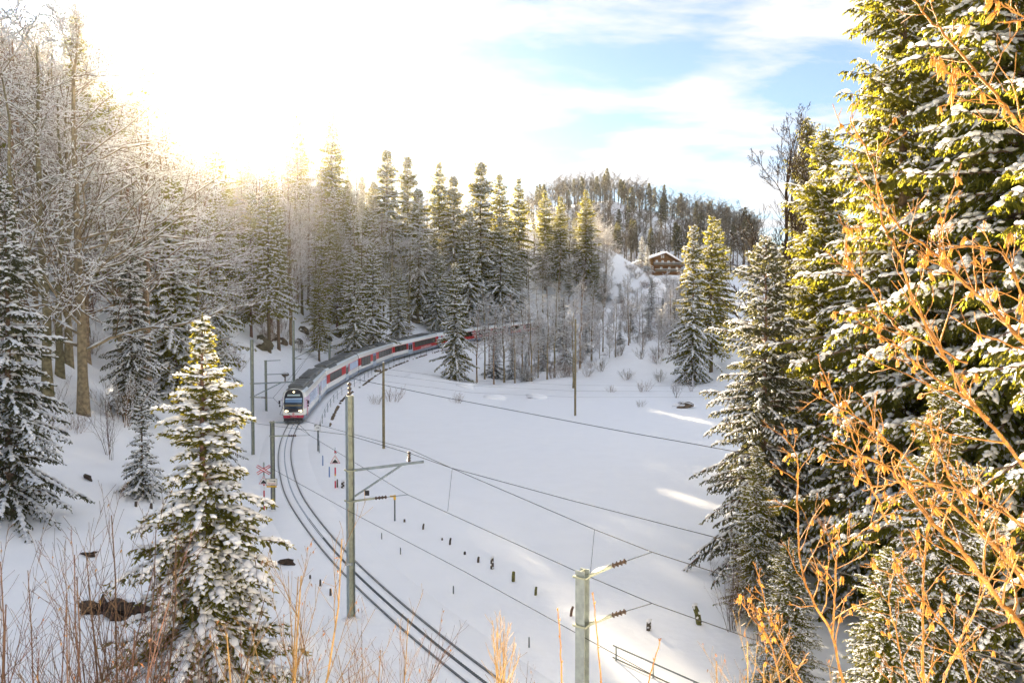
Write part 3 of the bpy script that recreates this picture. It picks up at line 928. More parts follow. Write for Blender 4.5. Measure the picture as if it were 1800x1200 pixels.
# --- skyline and named middle-distance spruces: (px, top row, depth, kind, label)
NAMED = [
    (270, 45, 150, 'spruce_green', 'spruce poking above the left skyline just left of the sun'),
    (132, 22, 128, 'spruce_snowy', 'small pointed spruce on the skyline near the top left corner'),
    (522, 190, 190, 'spruce_green', 'pointed skyline spruce right of the sun, first of the close pair'),
    (583, 198, 188, 'spruce_green', 'broad skyline spruce right of the sun, second of the close pair'),
    (680, 262, 200, 'spruce_snowy', 'skyline spruce above the middle of the train, taller of the snowy pair'),
    (716, 274, 204, 'spruce_snowy', 'snowy spruce above the middle of the train, lower of the snowy pair'),
    (772, 286, 216, 'spruce_green', 'narrow yellow-green skyline spruce left of the centre gap'),
    (797, 308, 214, 'spruce_snowy', 'narrow grey spruce beside the yellow-green skyline spruce'),
    (845, 284, 212, 'spruce_snowy', 'tall snow-dusted spruce above the lone spruce in front of the train'),
    (878, 306, 224, 'spruce_green', 'green spruce just right of the tall snow-dusted spruce'),
    (912, 313, 228, 'spruce_green', 'yellow-green spruce left of the far hill'),
    (958, 335, 236, 'spruce_green', 'small spruce with its tip just under the far hill skyline'),
    (985, 345, 238, 'spruce_green', 'small olive spruce left of the broad yellow spruce'),
    (1030, 333, 240, 'spruce_green', 'broad yellow-green spruce at the end of the wood below the far hill'),
    (880, 378, 208, 'spruce_snowy', 'white snow-covered spruce above the last carriages'),
    (768, 438, 186, 'spruce_snowy', 'snow-covered spruce behind the roof of the fourth carriage'),
    (622, 440, 138, 'spruce_snowy', 'snowy spruce with drooping boughs above the second carriage, left of the pair'),
    (655, 425, 146, 'spruce_snowy', 'snowy spruce with drooping boughs above the second carriage, right of the pair'),
    (560, 470, 128, 'spruce_green', 'green-flecked spruce on the cutting above the front carriage'),
    (700, 468, 160, 'spruce_snowy', 'low snowy spruce above the third carriage'),
    (825, 368, 200, 'spruce_snowy', 'grey snowy spruce left of the white spruce above the train'),
    (735, 330, 190, 'spruce_snowy', 'snowy spruce in the wood above the fourth carriage'),
]
for px, pt, D, kind, lab in NAMED:
    p = at(px, pt, D)
    zg = gz(p[0], D)
    plant(kind, p[0], D, max(5, p[2] - zg), lab, wide=RND.uniform(0.85, 1.05))

def lz(px):
    return ('on the slope below the fifth carriage' if px < 890 else 'on the slope below the sixth carriage' if px < 940 else 'left of the thin dark pole' if px < 1011 else 'right of the thin dark pole')


def sz(px, D):
    return ('left of' if px < 1075 else 'below' if px < 1190 else 'right of') + ' the chalet, ' + ('near the meadow' if D < 180 else 'upper slope')


# --- small spruces and slim trees between train and meadow, round the chalet
for px, pb, D, H, kind, lab in (
        (1145, 548, 205, 10, 'small_snow_spruce', 'small snowy spruce below the chalet'),
        (990, 520, 170, 11, 'small_snow_spruce', 'small snow-covered spruce right of the last carriage'),
        (1220, 500, 180, 17, 'spruce_snowy', 'dark snowy spruce right of the chalet'),
        (1128, 440, 290, 13, 'small_snow_spruce', 'blue-grey spruce on the hill behind the chalet roof'),
        (1137, 470, 262, 9, 'small_snow_spruce', 'snowy spruce in front of the chalet barn'),
        (1090, 500, 230, 6, 'small_snow_spruce', 'low snowy spruce left of the chalet'),
        (1200, 520, 225, 11, 'small_snow_spruce', 'snowy spruce at the right corner of the chalet'),
        (900, 640, 142, 6.5, 'small_snow_spruce', 'young spruce among the slim trunks below the train, left one'),
        (925, 660, 136, 5.0, 'small_snow_spruce', 'young spruce among the slim trunks below the train, right one'),
        (870, 620, 144, 8.0, 'small_snow_spruce', 'young dark spruce beside the lone spruce at the meadow edge'),
        (1062, 500, 235, 9, 'small_snow_spruce', 'snowy spruce at the left end of the white slope by the chalet'),
        (1045, 500, 262, 11, 'small_snow_spruce', 'snow-laden spruce under the broad yellow-green spruce'),
        (1110, 560, 185, 6, 'small_snow_spruce', 'little snowy spruce in the middle of the slope below the chalet barn'),
        (1165, 560, 190, 7, 'small_snow_spruce', 'little snowy spruce straight below the chalet gable'),
        (1185, 590, 165, 9, 'small_snow_spruce', 'dark young spruce on the slope left of the narrow dark spruce'),
        (1205, 590, 172, 11, 'small_snow_spruce', 'taller young spruce close to the narrow dark spruce'),
        (1030, 590, 160, 7, 'small_snow_spruce', 'young snowy spruce just right of the thin dark pole'),
        (995, 600, 148, 8, 'small_snow_spruce', 'young snowy spruce just left of the thin dark pole'),
        (1090, 600, 168, 5, 'small_snow_spruce', 'smallest snowy spruce low on the slope'),
        (1140, 600, 178, 6, 'small_snow_spruce', 'snowy spruce on the slope between the low bushes'),
        (1225, 560, 205, 13, 'small_snow_spruce', 'tall snowy spruce behind the narrow dark spruce'),
        (955, 620, 150, 8.0, 'small_snow_spruce', 'young snowy spruce at the end of the slim trunks')):
    x = (px - 900) / F_PX * D
    plant(kind, x, D, H, lab, wide=RND.uniform(0.9, 1.15))
for px, D, H in ((838, 134, 14), (852, 140, 17), (868, 133, 14), (886, 136, 15), (905, 131, 14), (918, 138, 16), (934, 133, 15), (946, 142, 17), (962, 135, 15), (975, 140, 17), (990, 150, 16), (1008, 128, 15),
                 (1020, 146, 18), (1040, 156, 16), (1060, 160, 15), (1082, 152, 12), (860, 150, 15), (900, 152, 16), (930, 155, 15), (1105, 165, 14), (1130, 158, 10), (1158, 150, 9), (1180, 165, 12)):
    plant('slender_tree', (px - 900) / F_PX * D, D, H, 'slim snow-dusted tree ' + lz(px), 'slim trees ' + lz(px),
          name='slender_tree', wide=RND.uniform(0.9, 1.2))
n = 0
while n < 78:
    px, D = RND.uniform(850, 1240), RND.uniform(150, 285)
    x = (px - 900) / F_PX * D
    d_, _, _ = track_dist([x], [D])
    if abs(d_[0]) < 5 or d_[0] > 8 and x < 40:
        continue
    if 235 < D and 1060 < px:
        continue
    plant('young_tree', x, D, RND.uniform(4, 9.5), 'small bare tree with snowy twigs ' + sz(px, D), 'small bare trees ' + sz(px, D), name='young_tree',
          wide=RND.uniform(0.8, 1.3))
    n += 1

n = 0
while n < 84:
    px, D = RND.uniform(985, 1245), RND.uniform(215, 330)
    x = (px - 900) / F_PX * D
    d_, _, _ = track_dist([x], [D])
    if abs(d_[0]) < 6 or (D < 303 and 1078 < px < 1212 and D > 262):
        continue
    top = 405 if px < 1075 or px > 1215 else (485 if D < 303 else 440)
    zg = gz(x, D)
    H = min(RND.uniform(9, 15), at(px, top + RND.uniform(0, 40), D)[2] - zg)
    if H < 3.5:
        continue
    plant(RND.choice(['beech_a', 'beech_c', 'beech_b']), x, D, H, 'snow-covered bare tree on the hillside round the chalet', 'bare trees on the hillside round the chalet', name='beech_tree', z=zg, wide=RND.uniform(1.0, 1.4))
    n += 1

for i in range(20):
    px, D = RND.uniform(1035, 1078), RND.uniform(238, 292)
    x = (px - 900) / F_PX * D
    plant('young_tree', x, D, RND.uniform(4.5, 8), 'small bare tree on the white knoll left of the chalet', 'small bare trees on the knoll left of the chalet', name='young_tree', wide=RND.uniform(1.0, 1.5))
for i in range(26):
    px, D = RND.uniform(1072, 1150), RND.uniform(225, 288)
    plant('snowy_bush', (px - 900) / F_PX * D, D, RND.uniform(1.5, 3.2), 'snowy bush on the white knoll below the barn end of the chalet', 'snowy bushes on the knoll by the chalet barn', name='snowy_bush', cat='bush',
          parts=('stems', 'twigs'), wide=RND.uniform(1.0, 1.7))
for i in range(120):
    for _ in range(60):
        px, D = RND.uniform(905, 1240), RND.uniform(132, 275)
        x = (px - 900) / F_PX * D
        d_, _, _ = track_dist([x], [D])
        if abs(d_[0]) > 5 and (d_[0] < 0 or x > 30):
            break
    plant('snowy_bush', x, D, RND.uniform(1.6, 3.6), 'snowy bush on the open slope ' + sz(px, D), 'snowy bushes ' + sz(px, D), name='snowy_bush', cat='bush', parts=('stems', 'twigs'), wide=RND.uniform(0.9, 1.5))
for x, y, lab in ((-31.0, 171, 'tall added spruce in the wood straight above the tail of the third carriage'), (-33.5, 166, 'tall added spruce in the wood above the middle of the third carriage')):  # two spruces added to keep the low sun off the meadow
    plant('spruce_slim', x, y, 25, lab)

# --- the wood on the left slope
SKY_X = [-400, 0, 60, 110, 160, 230, 300, 335, 372, 410, 450, 500, 560, 610, 650, 700, 760, 800, 850, 900, 960, 1010, 1060]
SKY_Y = [-260, -170, -90, 20, 50, 95, 140, 195, 212, 205, 190, 225, 240, 245, 285, 310, 345, 345, 350, 350, 350, 352, 360]


def skyline(px):
    return float(np.interp(px, SKY_X, SKY_Y))


cells = set()
cand = []
rr = random.Random(21)
for _ in range(16000):
    y = rr.uniform(44, 275)
    x = rr.uniform(-110, 40)
    cand.append((x, y))
ca = np.array(cand)
dd_, _, _ = track_dist(ca[:, 0], ca[:, 1])
zz_all = ground(ca[:, 0], ca[:, 1])
counts = {'b': 0, 's': 0}
placed = []
for (x, y), d_, zg in zip(cand, dd_, zz_all):
    if d_ < 9 or d_ > 66:
        continue
    px = 900 + F_PX * x / y
    if px < -90 or px > 1050:
        continue
    if y < 62 and d_ < 13:
        continue
    # a strip of open snow runs up the slope
    if 395 < px < 440 and 95 < y < 150:
        continue
    sp = 2.5 + 0.011 * y
    if any((x - a) ** 2 + (y - b) ** 2 < sp * sp for a, b in placed[-400:]):
        continue
    conifer = rr.random() < (0.15 if px < 200 else 0.24 if px < 380 else 0.45)
    key = 's' if conifer else 'b'
    if counts[key] >= (150 if conifer else 230):
        continue
    top = skyline(px) + rr.uniform(0, 1) ** 2 * 90 + (30 if conifer else 0)
    zmax = at(px, top, y)[2]
    H = min(rr.uniform(17, 25), zmax - zg)
    if H < 7:
        continue
    placed.append((x, y)); counts[key] += 1
    far = 'near the line' if d_ < 24 else 'high up'
    zone = ('behind the thick beech' if px < 190 else 'under the sun glow' if px < 400 else 'left of the front carriage' if px < 510 else 'above the front carriage' if px < 580 else
            'above the second carriage' if px < 640 else 'above the third carriage' if px < 700 else 'above the fourth carriage' if px < 790 else 'above the last carriages')
    if conifer:
        plant(rr.choice(['spruce_snowy', 'spruce_slim', 'spruce_green']), x, y, H, f'spruce in the left wood {zone}, {far}',
              f'spruces in the left wood {zone}, {far}', z=zg, wide=rr.uniform(0.85, 1.1))
    else:
        bk = rr.choice(['beech_a', 'beech_b', 'beech_c'])
        look = ('low ' if H < 13 else 'tall ' if H > 19 else '') + {'beech_a': 'spreading', 'beech_b': 'upright', 'beech_c': 'wide-armed'}[bk]
        plant(bk, x, y, H, f'{look} bare snowy tree in the wood {zone}, {far}',
              f'{look} leafless trees in the left wood {zone}, {far}', name='beech_tree', z=zg, wide=rr.uniform(0.85, 1.2))
print('wood', counts)

# snowy bushes along the foot of the wood and in front of it
for i in range(70):
    for _ in range(20):
        y = rr.uniform(48, 210)
        x = rr.uniform(-60, 5)
        d_, _, _ = track_dist([x], [y])
        if 7 < d_[0] < 22 + (y > 100) * 6:
            break
    plant('snowy_bush', x, y, rr.uniform(1.4, 3.4), 'low snowy bush at the foot of the left wood ' + ('behind the train' if y > 84 else 'left of the bare track'), 'low bushes at the foot of the left wood ' + ('behind the train' if y > 84 else 'left of the bare track'), name='snowy_bush', cat='bush',
          parts=('stems', 'twigs'))

# --- wood on the far hill
nfar = {'far_beech': 0, 'far_spruce': 0}
pts = []
for _ in range(6000):
    D = rr.uniform(335, 560)
    px = rr.uniform(925, 1330)
    x = (px - 900) / F_PX * D
    if any((x - a) ** 2 + (D - b) ** 2 < 24 for a, b in pts):
        continue
    k_ = 'far_spruce' if rr.random() < 0.16 else 'far_beech'
    if nfar[k_] >= (60 if k_ == 'far_spruce' else 290):
        continue
    fz = ('far left of the chalet' if px < 1000 else 'left of the chalet' if px < 1075 else 'above the barn roof' if px < 1140 else 'above the chalet gable' if px < 1210 else 'right of the chalet' if px < 1270 else 'far right of the chalet') + (', lowest rows' if D < 390 else ', lower slope' if D < 440 else ', upper slope' if D < 490 else ', near the ridge')
    pts.append((x, D)); nfar[k_] += 1
    if k_ == 'far_spruce':
        plant(k_, x, D, rr.uniform(16, 21), 'dark conifer on the far hill ' + fz, 'conifers on the far hill ' + fz, wide=rr.uniform(1.0, 1.4))
    else:
        plant(k_, x, D, rr.uniform(16, 22), 'tall bare forest tree on the far hill ' + fz, 'bare trees on the far hill ' + fz, name='forest_tree', wide=rr.uniform(1.1, 1.6))
print('far', nfar)


# ------------------------------------------------------------------ the train
TRAIN_Y = [82.0, 101.6, 122.3, 146.8, 171.6, 187.4, 198.0, 208.0]


def track_at_y(y):
    return np.array([np.interp(y, TR[:, 1], TR[:, i]) for i in range(3)])


PROFILE = [(1.14, 0.34), (1.21, 0.86), (1.25, 0.90), (1.25, 1.52), (1.25, 2.66), (1.22, 2.86), (1.10, 3.16), (0.88, 3.36), (0.45, 3.50), (0.0, 3.54)]
PROF_M = [0, 1, 1, 2, 3, 3, 4, 5, 5]                       # material per strip


def car_body(L, nose, mats):
    gb = Geo()
    half = np.array(PROFILE)
    full = np.vstack([half, np.stack([-half[::-1][1:, 0], half[::-1][1:, 1]], 1)])
    fm = PROF_M + PROF_M[::-1]
    stations = [(0.0, 0.86, 1.0), (0.28, 0.95, 0.8), (0.7, 0.985, 0.45), (1.3, 1.0, 0.0)] if nose else [(0.0, 0.95, 0), (0.12, 1.0, 0)]
    rows = []
    for y, sx, k in stations + [(L - 0.12, 1.0, 0), (L, 0.95, 0)]:
        rake = np.where(full[:, 1] > 1.1, (full[:, 1] - 1.1) ** 1.7 * 0.13, 0) * k
        if nose:
            rake = rake + np.where(full[:, 1] < 0.7, 0.15, 0) * k
        rows.append(np.stack([full[:, 0] * sx, y + rake, full[:, 1]], 1))
    V = np.array(rows)
    n, k = V.shape[:2]
    ii = np.arange(n * k).reshape(n, k)
    for c in range(k - 1):
        gb.add(V.reshape(-1, 3), np.stack([ii[:-1, c], ii[1:, c], ii[1:, c + 1], ii[:-1, c + 1]], -1), fm[c])
    h = len(half)
    for r, flip in ((0, True), (n - 1, False)):
        for c in range(h - 1):
            q = [r * k + c, r * k + c + 1, r * k + k - 2 - c, r * k + k - 1 - c]
            if c == h - 2:
                q = [r * k + c, r * k + c + 1, r * k + c + 1, r * k + k - 1 - c]
                q = [q[0], q[1], q[3], q[3]]
                gb.add(V.reshape(-1, 3), [[q[0], q[1], q[2]]], 1)
            else:
                gb.add(V.reshape(-1, 3), [q if flip else q[::-1]], (1 if c else 0) if (nose and r == 0) else 6)
    return gb.mesh('carriage_body', mats)


def sheet(geo, y0, y1, z0, z1, side, m=0, off=0.0, th=0.03):
    """panel lying on the carriage side; side is +1 or -1"""
    geo.box((side * (1.25 + off), (y0 + y1) / 2, (z0 + z1) / 2), (th, y1 - y0, z1 - z0), m)


def lettering(text, size, material, parent, M, name='lettering', spacing=1.0):
    cu = bpy.data.curves.new(name, 'FONT')
    cu.body = text
    cu.size = size
    cu.align_x = 'CENTER'
    cu.align_y = 'CENTER'
    cu.extrude = 0.003
    cu.space_character = spacing
    cu.materials.append(material)
    tmp = bpy.data.objects.new(name, cu)
    me = bpy.data.meshes.new_from_object(tmp)
    bpy.data.objects.remove(tmp)
    if not me.materials:
        me.materials.append(material)
    o = link(name, me, parent)
    o.matrix_local = M
    return o


p_front = track_at_y(TRAIN_Y[0]) + np.array([0, 0, 0.075])
train = thing('train', 'red and white passenger train with lit headlamps rounding the snowy curve', 'train', p_front)
BODY = [WHITE_PAINT, RED_PAINT]
for ci in range(7):
    a = track_at_y(TRAIN_Y[ci]) + np.array([0, 0, 0.075])
    b = track_at_y(TRAIN_Y[ci + 1]) + np.array([0, 0, 0.075])
    Y = unit(b - a)
    L = float(np.linalg.norm(b - a)) - 0.45
    X = unit(np.cross(Y, [0, 0, 1])); Z = np.cross(X, Y)
    M = Matrix(((X[0], Y[0], Z[0], a[0] - p_front[0]), (X[1], Y[1], Z[1], a[1] - p_front[1]), (X[2], Y[2], Z[2], a[2] - p_front[2]), (0, 0, 0, 1)))
    first = ci == 0
    band = LILAC_SHEEN if first else RED_PAINT
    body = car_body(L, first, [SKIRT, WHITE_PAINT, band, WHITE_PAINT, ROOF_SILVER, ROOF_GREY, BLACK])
    car = link('carriage', body, train)
    car.matrix_local = M
    car['label'] = ['front carriage with black windscreen mask and pale reflecting windows', 'second carriage with dark and pale windows', 'third carriage with red window band',
                    'fourth carriage with full-height red side and lettering', 'fifth carriage half hidden by the lone spruce', 'sixth carriage behind slim trees',
                    'last visible carriage behind slim trees'][ci]

    def panes(f0, f1, n, material, z0=1.56, z1=2.60, pname='window'):
        for i in range(n):
            for sd in (1, -1):
                gg = Geo()
                w = (f1 - f0) * L / n
                y0 = f0 * L + i * w
                sheet(gg, y0 + 0.03, y0 + w - 0.03, z0, z1, sd, 0, 0.004)
                link(pname, gg.mesh(pname, [material]), car)

    def door(f0, f1):
        for sd in (1, -1):
            gg = Geo()
            sheet(gg, f0 * L, f1 * L, 0.45, 2.64, sd, 0, 0.003)
            w = (f1 - f0) * L
            for q in (0.08, 0.53):
                sheet(gg, (f0 + 0) * L + q * w, f0 * L + (q + 0.38) * w, 1.35, 2.30, sd, 1, 0.016)
            sheet(gg, f0 * L + 0.04 * w, f0 * L + 0.96 * w, 2.36, 2.62, sd, 2, 0.014)
            link('door', gg.mesh('door', [GREY_DOOR, GLASS_DARK, DOOR_BLUE if ci in (2, 3) else GREY_DOOR]), car)

    def panel(f0, f1, z0, z1, material):
        for sd in (1, -1):
            gg = Geo()
            sheet(gg, f0 * L, f1 * L, z0, z1, sd, 0, -0.002)
            link('side_panel', gg.mesh('side_panel', [material]), car)

    if first:
        panes(0.16, 0.50, 3, GLASS_PALE)
        door(0.56, 0.65)
        panes(0.70, 0.97, 3, GLASS_PALE)
        panel(0.055, 0.085, 0.62, 2.3, CRIMSON)
    elif ci == 1:
        panes(0.08, 0.42, 3, GLASS_DARK)
        door(0.55, 0.63)
        panes(0.67, 0.965, 4, GLASS_PALE)
    elif ci == 2:
        panes(0.05, 0.29, 3, GLASS_DARK, 1.25, 2.60)
        door(0.36, 0.45)
        panes(0.53, 0.95, 5, GLASS_DARK)
    elif ci == 3:
        panes(0.03, 0.27, 3, GLASS_DARK)
        door(0.31, 0.40)
        panel(0.41, 0.998, 0.92, 1.54, RED_PAINT)
        panes(0.45, 0.96, 6, GLASS_DARK)
        lettering('luzern-engelberg express', 0.62, WHITE_PAINT, car, Matrix.Translation((1.272, 0.72 * L, 1.22)) @ Matrix(((0, 0, 1, 0), (1, 0, 0, 0), (0, 1, 0, 0), (0, 0, 0, 1))), spacing=1.0)
    else:
        panes(0.12, 0.46, 3, GLASS_DARK)
        door(0.03, 0.10)
        panes(0.54, 0.93, 4, GLASS_DARK)
        panel(0.005, 0.998, 0.92, 1.54, RED_PAINT)
    # roof equipment
    rb = random.Random(40 + ci)
    spans = [(0.08, 0.40, 1.5, 0.20, ROOF_GREY), (0.43, 0.60, 1.3, 0.26, ROOF_BOX), (0.63, 0.92, 1.6, 0.18, ROOF_GREY)] if ci < 2 else \
        [(0.10, 0.30, 1.2, 0.16, ROOF_BOX), (0.36, 0.52, 1.3, 0.22, ROOF_GREY), (0.60, 0.84, 1.5, 0.18, ROOF_BOX)]
    for f0, f1, w, hgt, mm in spans:
        gg = Geo()
        gg.box((0, (f0 + f1) / 2 * L, 3.52 + hgt / 2), (w, (f1 - f0) * L, hgt), 0)
        for q in range(3):
            yq = (f0 + (f1 - f0) * (q + 0.5) / 3) * L
            gg.box((0.1 * rb.uniform(-1, 1), yq, 3.53 + hgt), (w * 0.7, (f1 - f0) * L * 0.2, 0.05), 1)
        link('roof_unit', gg.mesh('roof_unit', [mm, ROOF_BOX]), car)
    if ci in (0, 1):
        gg = Geo()
        for q in range(9):
            yq = (0.20 if ci == 0 else 0.12) * L + q * 0.5
            gg.box((0.98, yq, 3.30), (0.05, 0.40, 0.26), 0, np.array(Matrix.Rotation(radians(-32), 3, 'Y')))
        link('roof_grille', gg.mesh('roof_grille', [ROOF_BOX]), car)
    if ci == 1:
        gg = Geo()
        y0 = 0.80 * L
        for sx in (0.4, -0.4):
            gg.tube([(sx, y0, 3.55), (sx * 0.7, y0 + 1.1, 4.15), (sx, y0 - 0.1, 4.95)], 0.03, 0, 5)
        gg.tube([(-0.8, y0 - 0.1, 4.88), (-0.6, y0 - 0.1, 4.98), (0.6, y0 - 0.1, 4.98), (0.8, y0 - 0.1, 4.88)], 0.03, 0, 5)
        gg.tube([(-0.6, y0 + 0.2, 4.98), (0.6, y0 + 0.2, 4.98)], 0.03, 0, 5)
        link('pantograph', gg.mesh('pantograph', [STEEL_DARK]), car)
    # bellows and running gear
    gg = Geo()
    gg.box((0, L + 0.21, 1.9), (2.1, 0.46, 2.7), 0)
    link('bellows', gg.mesh('bellows', [BLACK]), car)
    for yb in (2.6, L - 2.6):
        gg = Geo()
        gg.box((0, yb, 0.40), (1.7, 2.4, 0.34), 0)
        for sx in (0.55, -0.55):
            for dy in (-0.85, 0.85):
                gg.lathe((sx - 0.05, yb + dy, 0.38), [(0.0, 0), (0.38, 0), (0.38, 0.1), (0.0, 0.1)], 0, 12, (1, 0, 0))
        link('bogie', gg.mesh('bogie', [STEEL_DARK]), car)
    if not first:
        continue
    # ---- the driver's end

    def rake(z):
        return 0.13 * (z - 1.1) ** 1.7 if z > 1.1 else 0.0

    def front_plate(rows, m, off, th=0.02, nm='front_panel'):
        """rows: (z, half width); follows the raked front"""
        gg = Geo()
        V = []
        for z, w in rows:
            for x in (-w, -w * 0.5, 0, w * 0.5, w):
                V.append((x, rake(z) - off + 0.10 * (x / 1.1) ** 2 - 0.04, z))
        nr = len(rows)
        V2 = [(x, y + th, z) for x, y, z in V]
        F = []
        for r in range(nr - 1):
            for c in range(4):
                F.append([r * 5 + c, r * 5 + c + 1, (r + 1) * 5 + c + 1, (r + 1) * 5 + c])
        gg.add(V, F, 0)
        gg.add(V2, [f[::-1] for f in F], 0)
        return link(nm, gg.mesh(nm, [m]), car)

    front_plate([(1.15, 0.86), (1.3, 0.93), (2.0, 0.96), (2.7, 0.95), (3.1, 0.86), (3.36, 0.64), (3.46, 0.42)], BLACK, 0.05, nm='front_mask')
    front_plate([(1.52, 0.86), (2.1, 0.90), (2.66, 0.90)], GLASS_FRONT, 0.075, nm='windscreen')
    front_plate([(2.46, 0.86), (2.60, 0.86)], BLIND, 0.095, 0.01, 'sun_blind')
    front_plate([(2.16, 0.83), (2.44, 0.84)], BLIND, 0.085, 0.004, 'sky_reflection').data.materials[0] = mat('blue_reflection_paint', (0.16, 0.28, 0.46), rough=0.15)  # sky reflection painted on the windscreen as a blue strip
    front_plate([(1.80, 0.84), (1.94, 0.84)], mat('brown_reflection', (0.20, 0.165, 0.08), rough=0.6), 0.085, 0.004, 'brown_reflection')  # brownish reflection painted across the lower windscreen
    front_plate([(2.80, 0.66), (2.98, 0.62)], mat('display_glass', (0.45, 0.55, 0.55), rough=0.2), 0.075, 0.01, 'destination_display')
    front_plate([(0.86, 1.00), (1.16, 1.02)], WHITE_PAINT, 0.06, 0.05, 'nose_panel')
    front_plate([(0.58, 1.00), (0.86, 1.01)], CRIMSON, 0.075, 0.05, 'front_skirt')
    for sx in (-1, 1):
        for dx, r in ((0.76, 0.085), (0.57, 0.05)):
            gg = Geo()
            gg.lathe((sx * dx, rake(1.30) - 0.06, 1.30), [(0.0, 0.05), (r, 0.03), (r, -0.06)], 0, 12, (0, -1, 0))
            link('headlamp', gg.mesh('headlamp', [LAMP]), car)
        gg = Geo()
        gg.tube([(sx * 1.16, 0.55, 2.35), (sx * 1.42, 0.35, 2.32)], 0.025, 0, 5)
        gg.box((sx * 1.46, 0.34, 2.16), (0.17, 0.10, 0.36), 0)
        gg.box((sx * 1.44, 0.38, 1.78), (0.13, 0.08, 0.2), 0)
        link('mirror', gg.mesh('mirror', [BLACK]), car)
    gg = Geo()
    gg.lathe((0, rake(3.2) - 0.06, 3.18), [(0.0, 0.05), (0.10, 0.03), (0.10, -0.06)], 0, 12, (0, -1, 0))
    link('headlamp', gg.mesh('headlamp', [LAMP]), car)
    gg = Geo()
    gg.box((0, 0.05, 0.42), (1.9, 0.5, 0.34), 0)
    gg.lathe((0, -0.10, 0.46), [(0.0, 0.32), (0.17, 0.30), (0.17, 0.05), (0.10, 0.0)], 0, 10, (0, -1, 0))
    gg.box((0, -0.30, 0.28), (0.3, 0.05, 0.05), 1)
    for sx in (-0.6, 0.6):
        gg.tube([(sx, -0.1, 0.5), (sx * 0.9, -0.3, 0.2)], 0.05, 0, 5)
    link('coupler', gg.mesh('coupler', [BLACK, STEEL]), car)
    gg = Geo()
    gg.box((0, -0.22, 0.22), (2.0, 0.06, 0.22), 0)
    link('snow_plough', gg.mesh('snow_plough', [STEEL_DARK]), car)
    gg = Geo()
    gg.lathe((0, -0.145, 1.01), [(0.0, 0.012), (0.11, 0.012), (0.11, 0.0)], 0, 16, (0, -1, 0))
    lg = link('emblem', gg.mesh('emblem', [SIGN_RED]), car)
    FM = Matrix(((1, 0, 0, 0), (0, 0, -1, 0), (0, 1, 0, 0), (0, 0, 0, 1)))
    lettering('zb', 0.17, SIGN_WHITE, car, Matrix.Translation((0, -0.165, 1.02)) @ FM, 'emblem_letters')
    lettering('150 101-0', 0.15, SIGN_WHITE, car, Matrix.Translation((0, -0.135, 0.72)) @ FM, 'number')
    lettering('zb', 0.15, SIGN_RED, car, Matrix.Translation((1.275, 0.60 * L + 1.6, 1.2)) @ Matrix(((0, 0, 1, 0), (1, 0, 0, 0), (0, 1, 0, 0), (0, 0, 0, 1))), 'emblem_letters')


# ------------------------------------------------------------------ overhead line masts
def h_beam(geo, H, w, m=0, m2=0, z0=-0.8, rz=0.5):
    R = np.array(Matrix.Rotation(rz, 3, 'Z'))
    t = 0.022
    for sx in (-1, 1):
        geo.box((R @ np.array([sx * (w / 2 - t / 2), 0, (H + z0) / 2])), (t, w, H - z0), m, R)
    geo.box((0, 0, (H + z0) / 2 - 0.002), (w - 2 * t, t, H - z0 - 0.004), m2, R)


def insulator_geo(geo, p0, p1, r, m, n=4):
    p0, p1 = np.array(p0, float), np.array(p1, float)
    L = np.linalg.norm(p1 - p0)
    prof = [(0.0, 0)]
    for i in range(n):
        a = i / n * L; s_ = L / n
        prof += [(r * 0.5, a + s_ * 0.1), (r, a + s_ * 0.45), (r, a + s_ * 0.6), (r * 0.5, a + s_ * 0.75)]
    prof.append((0, L))
    geo.lathe(p0, prof, m, 8, tuple(p1 - p0))


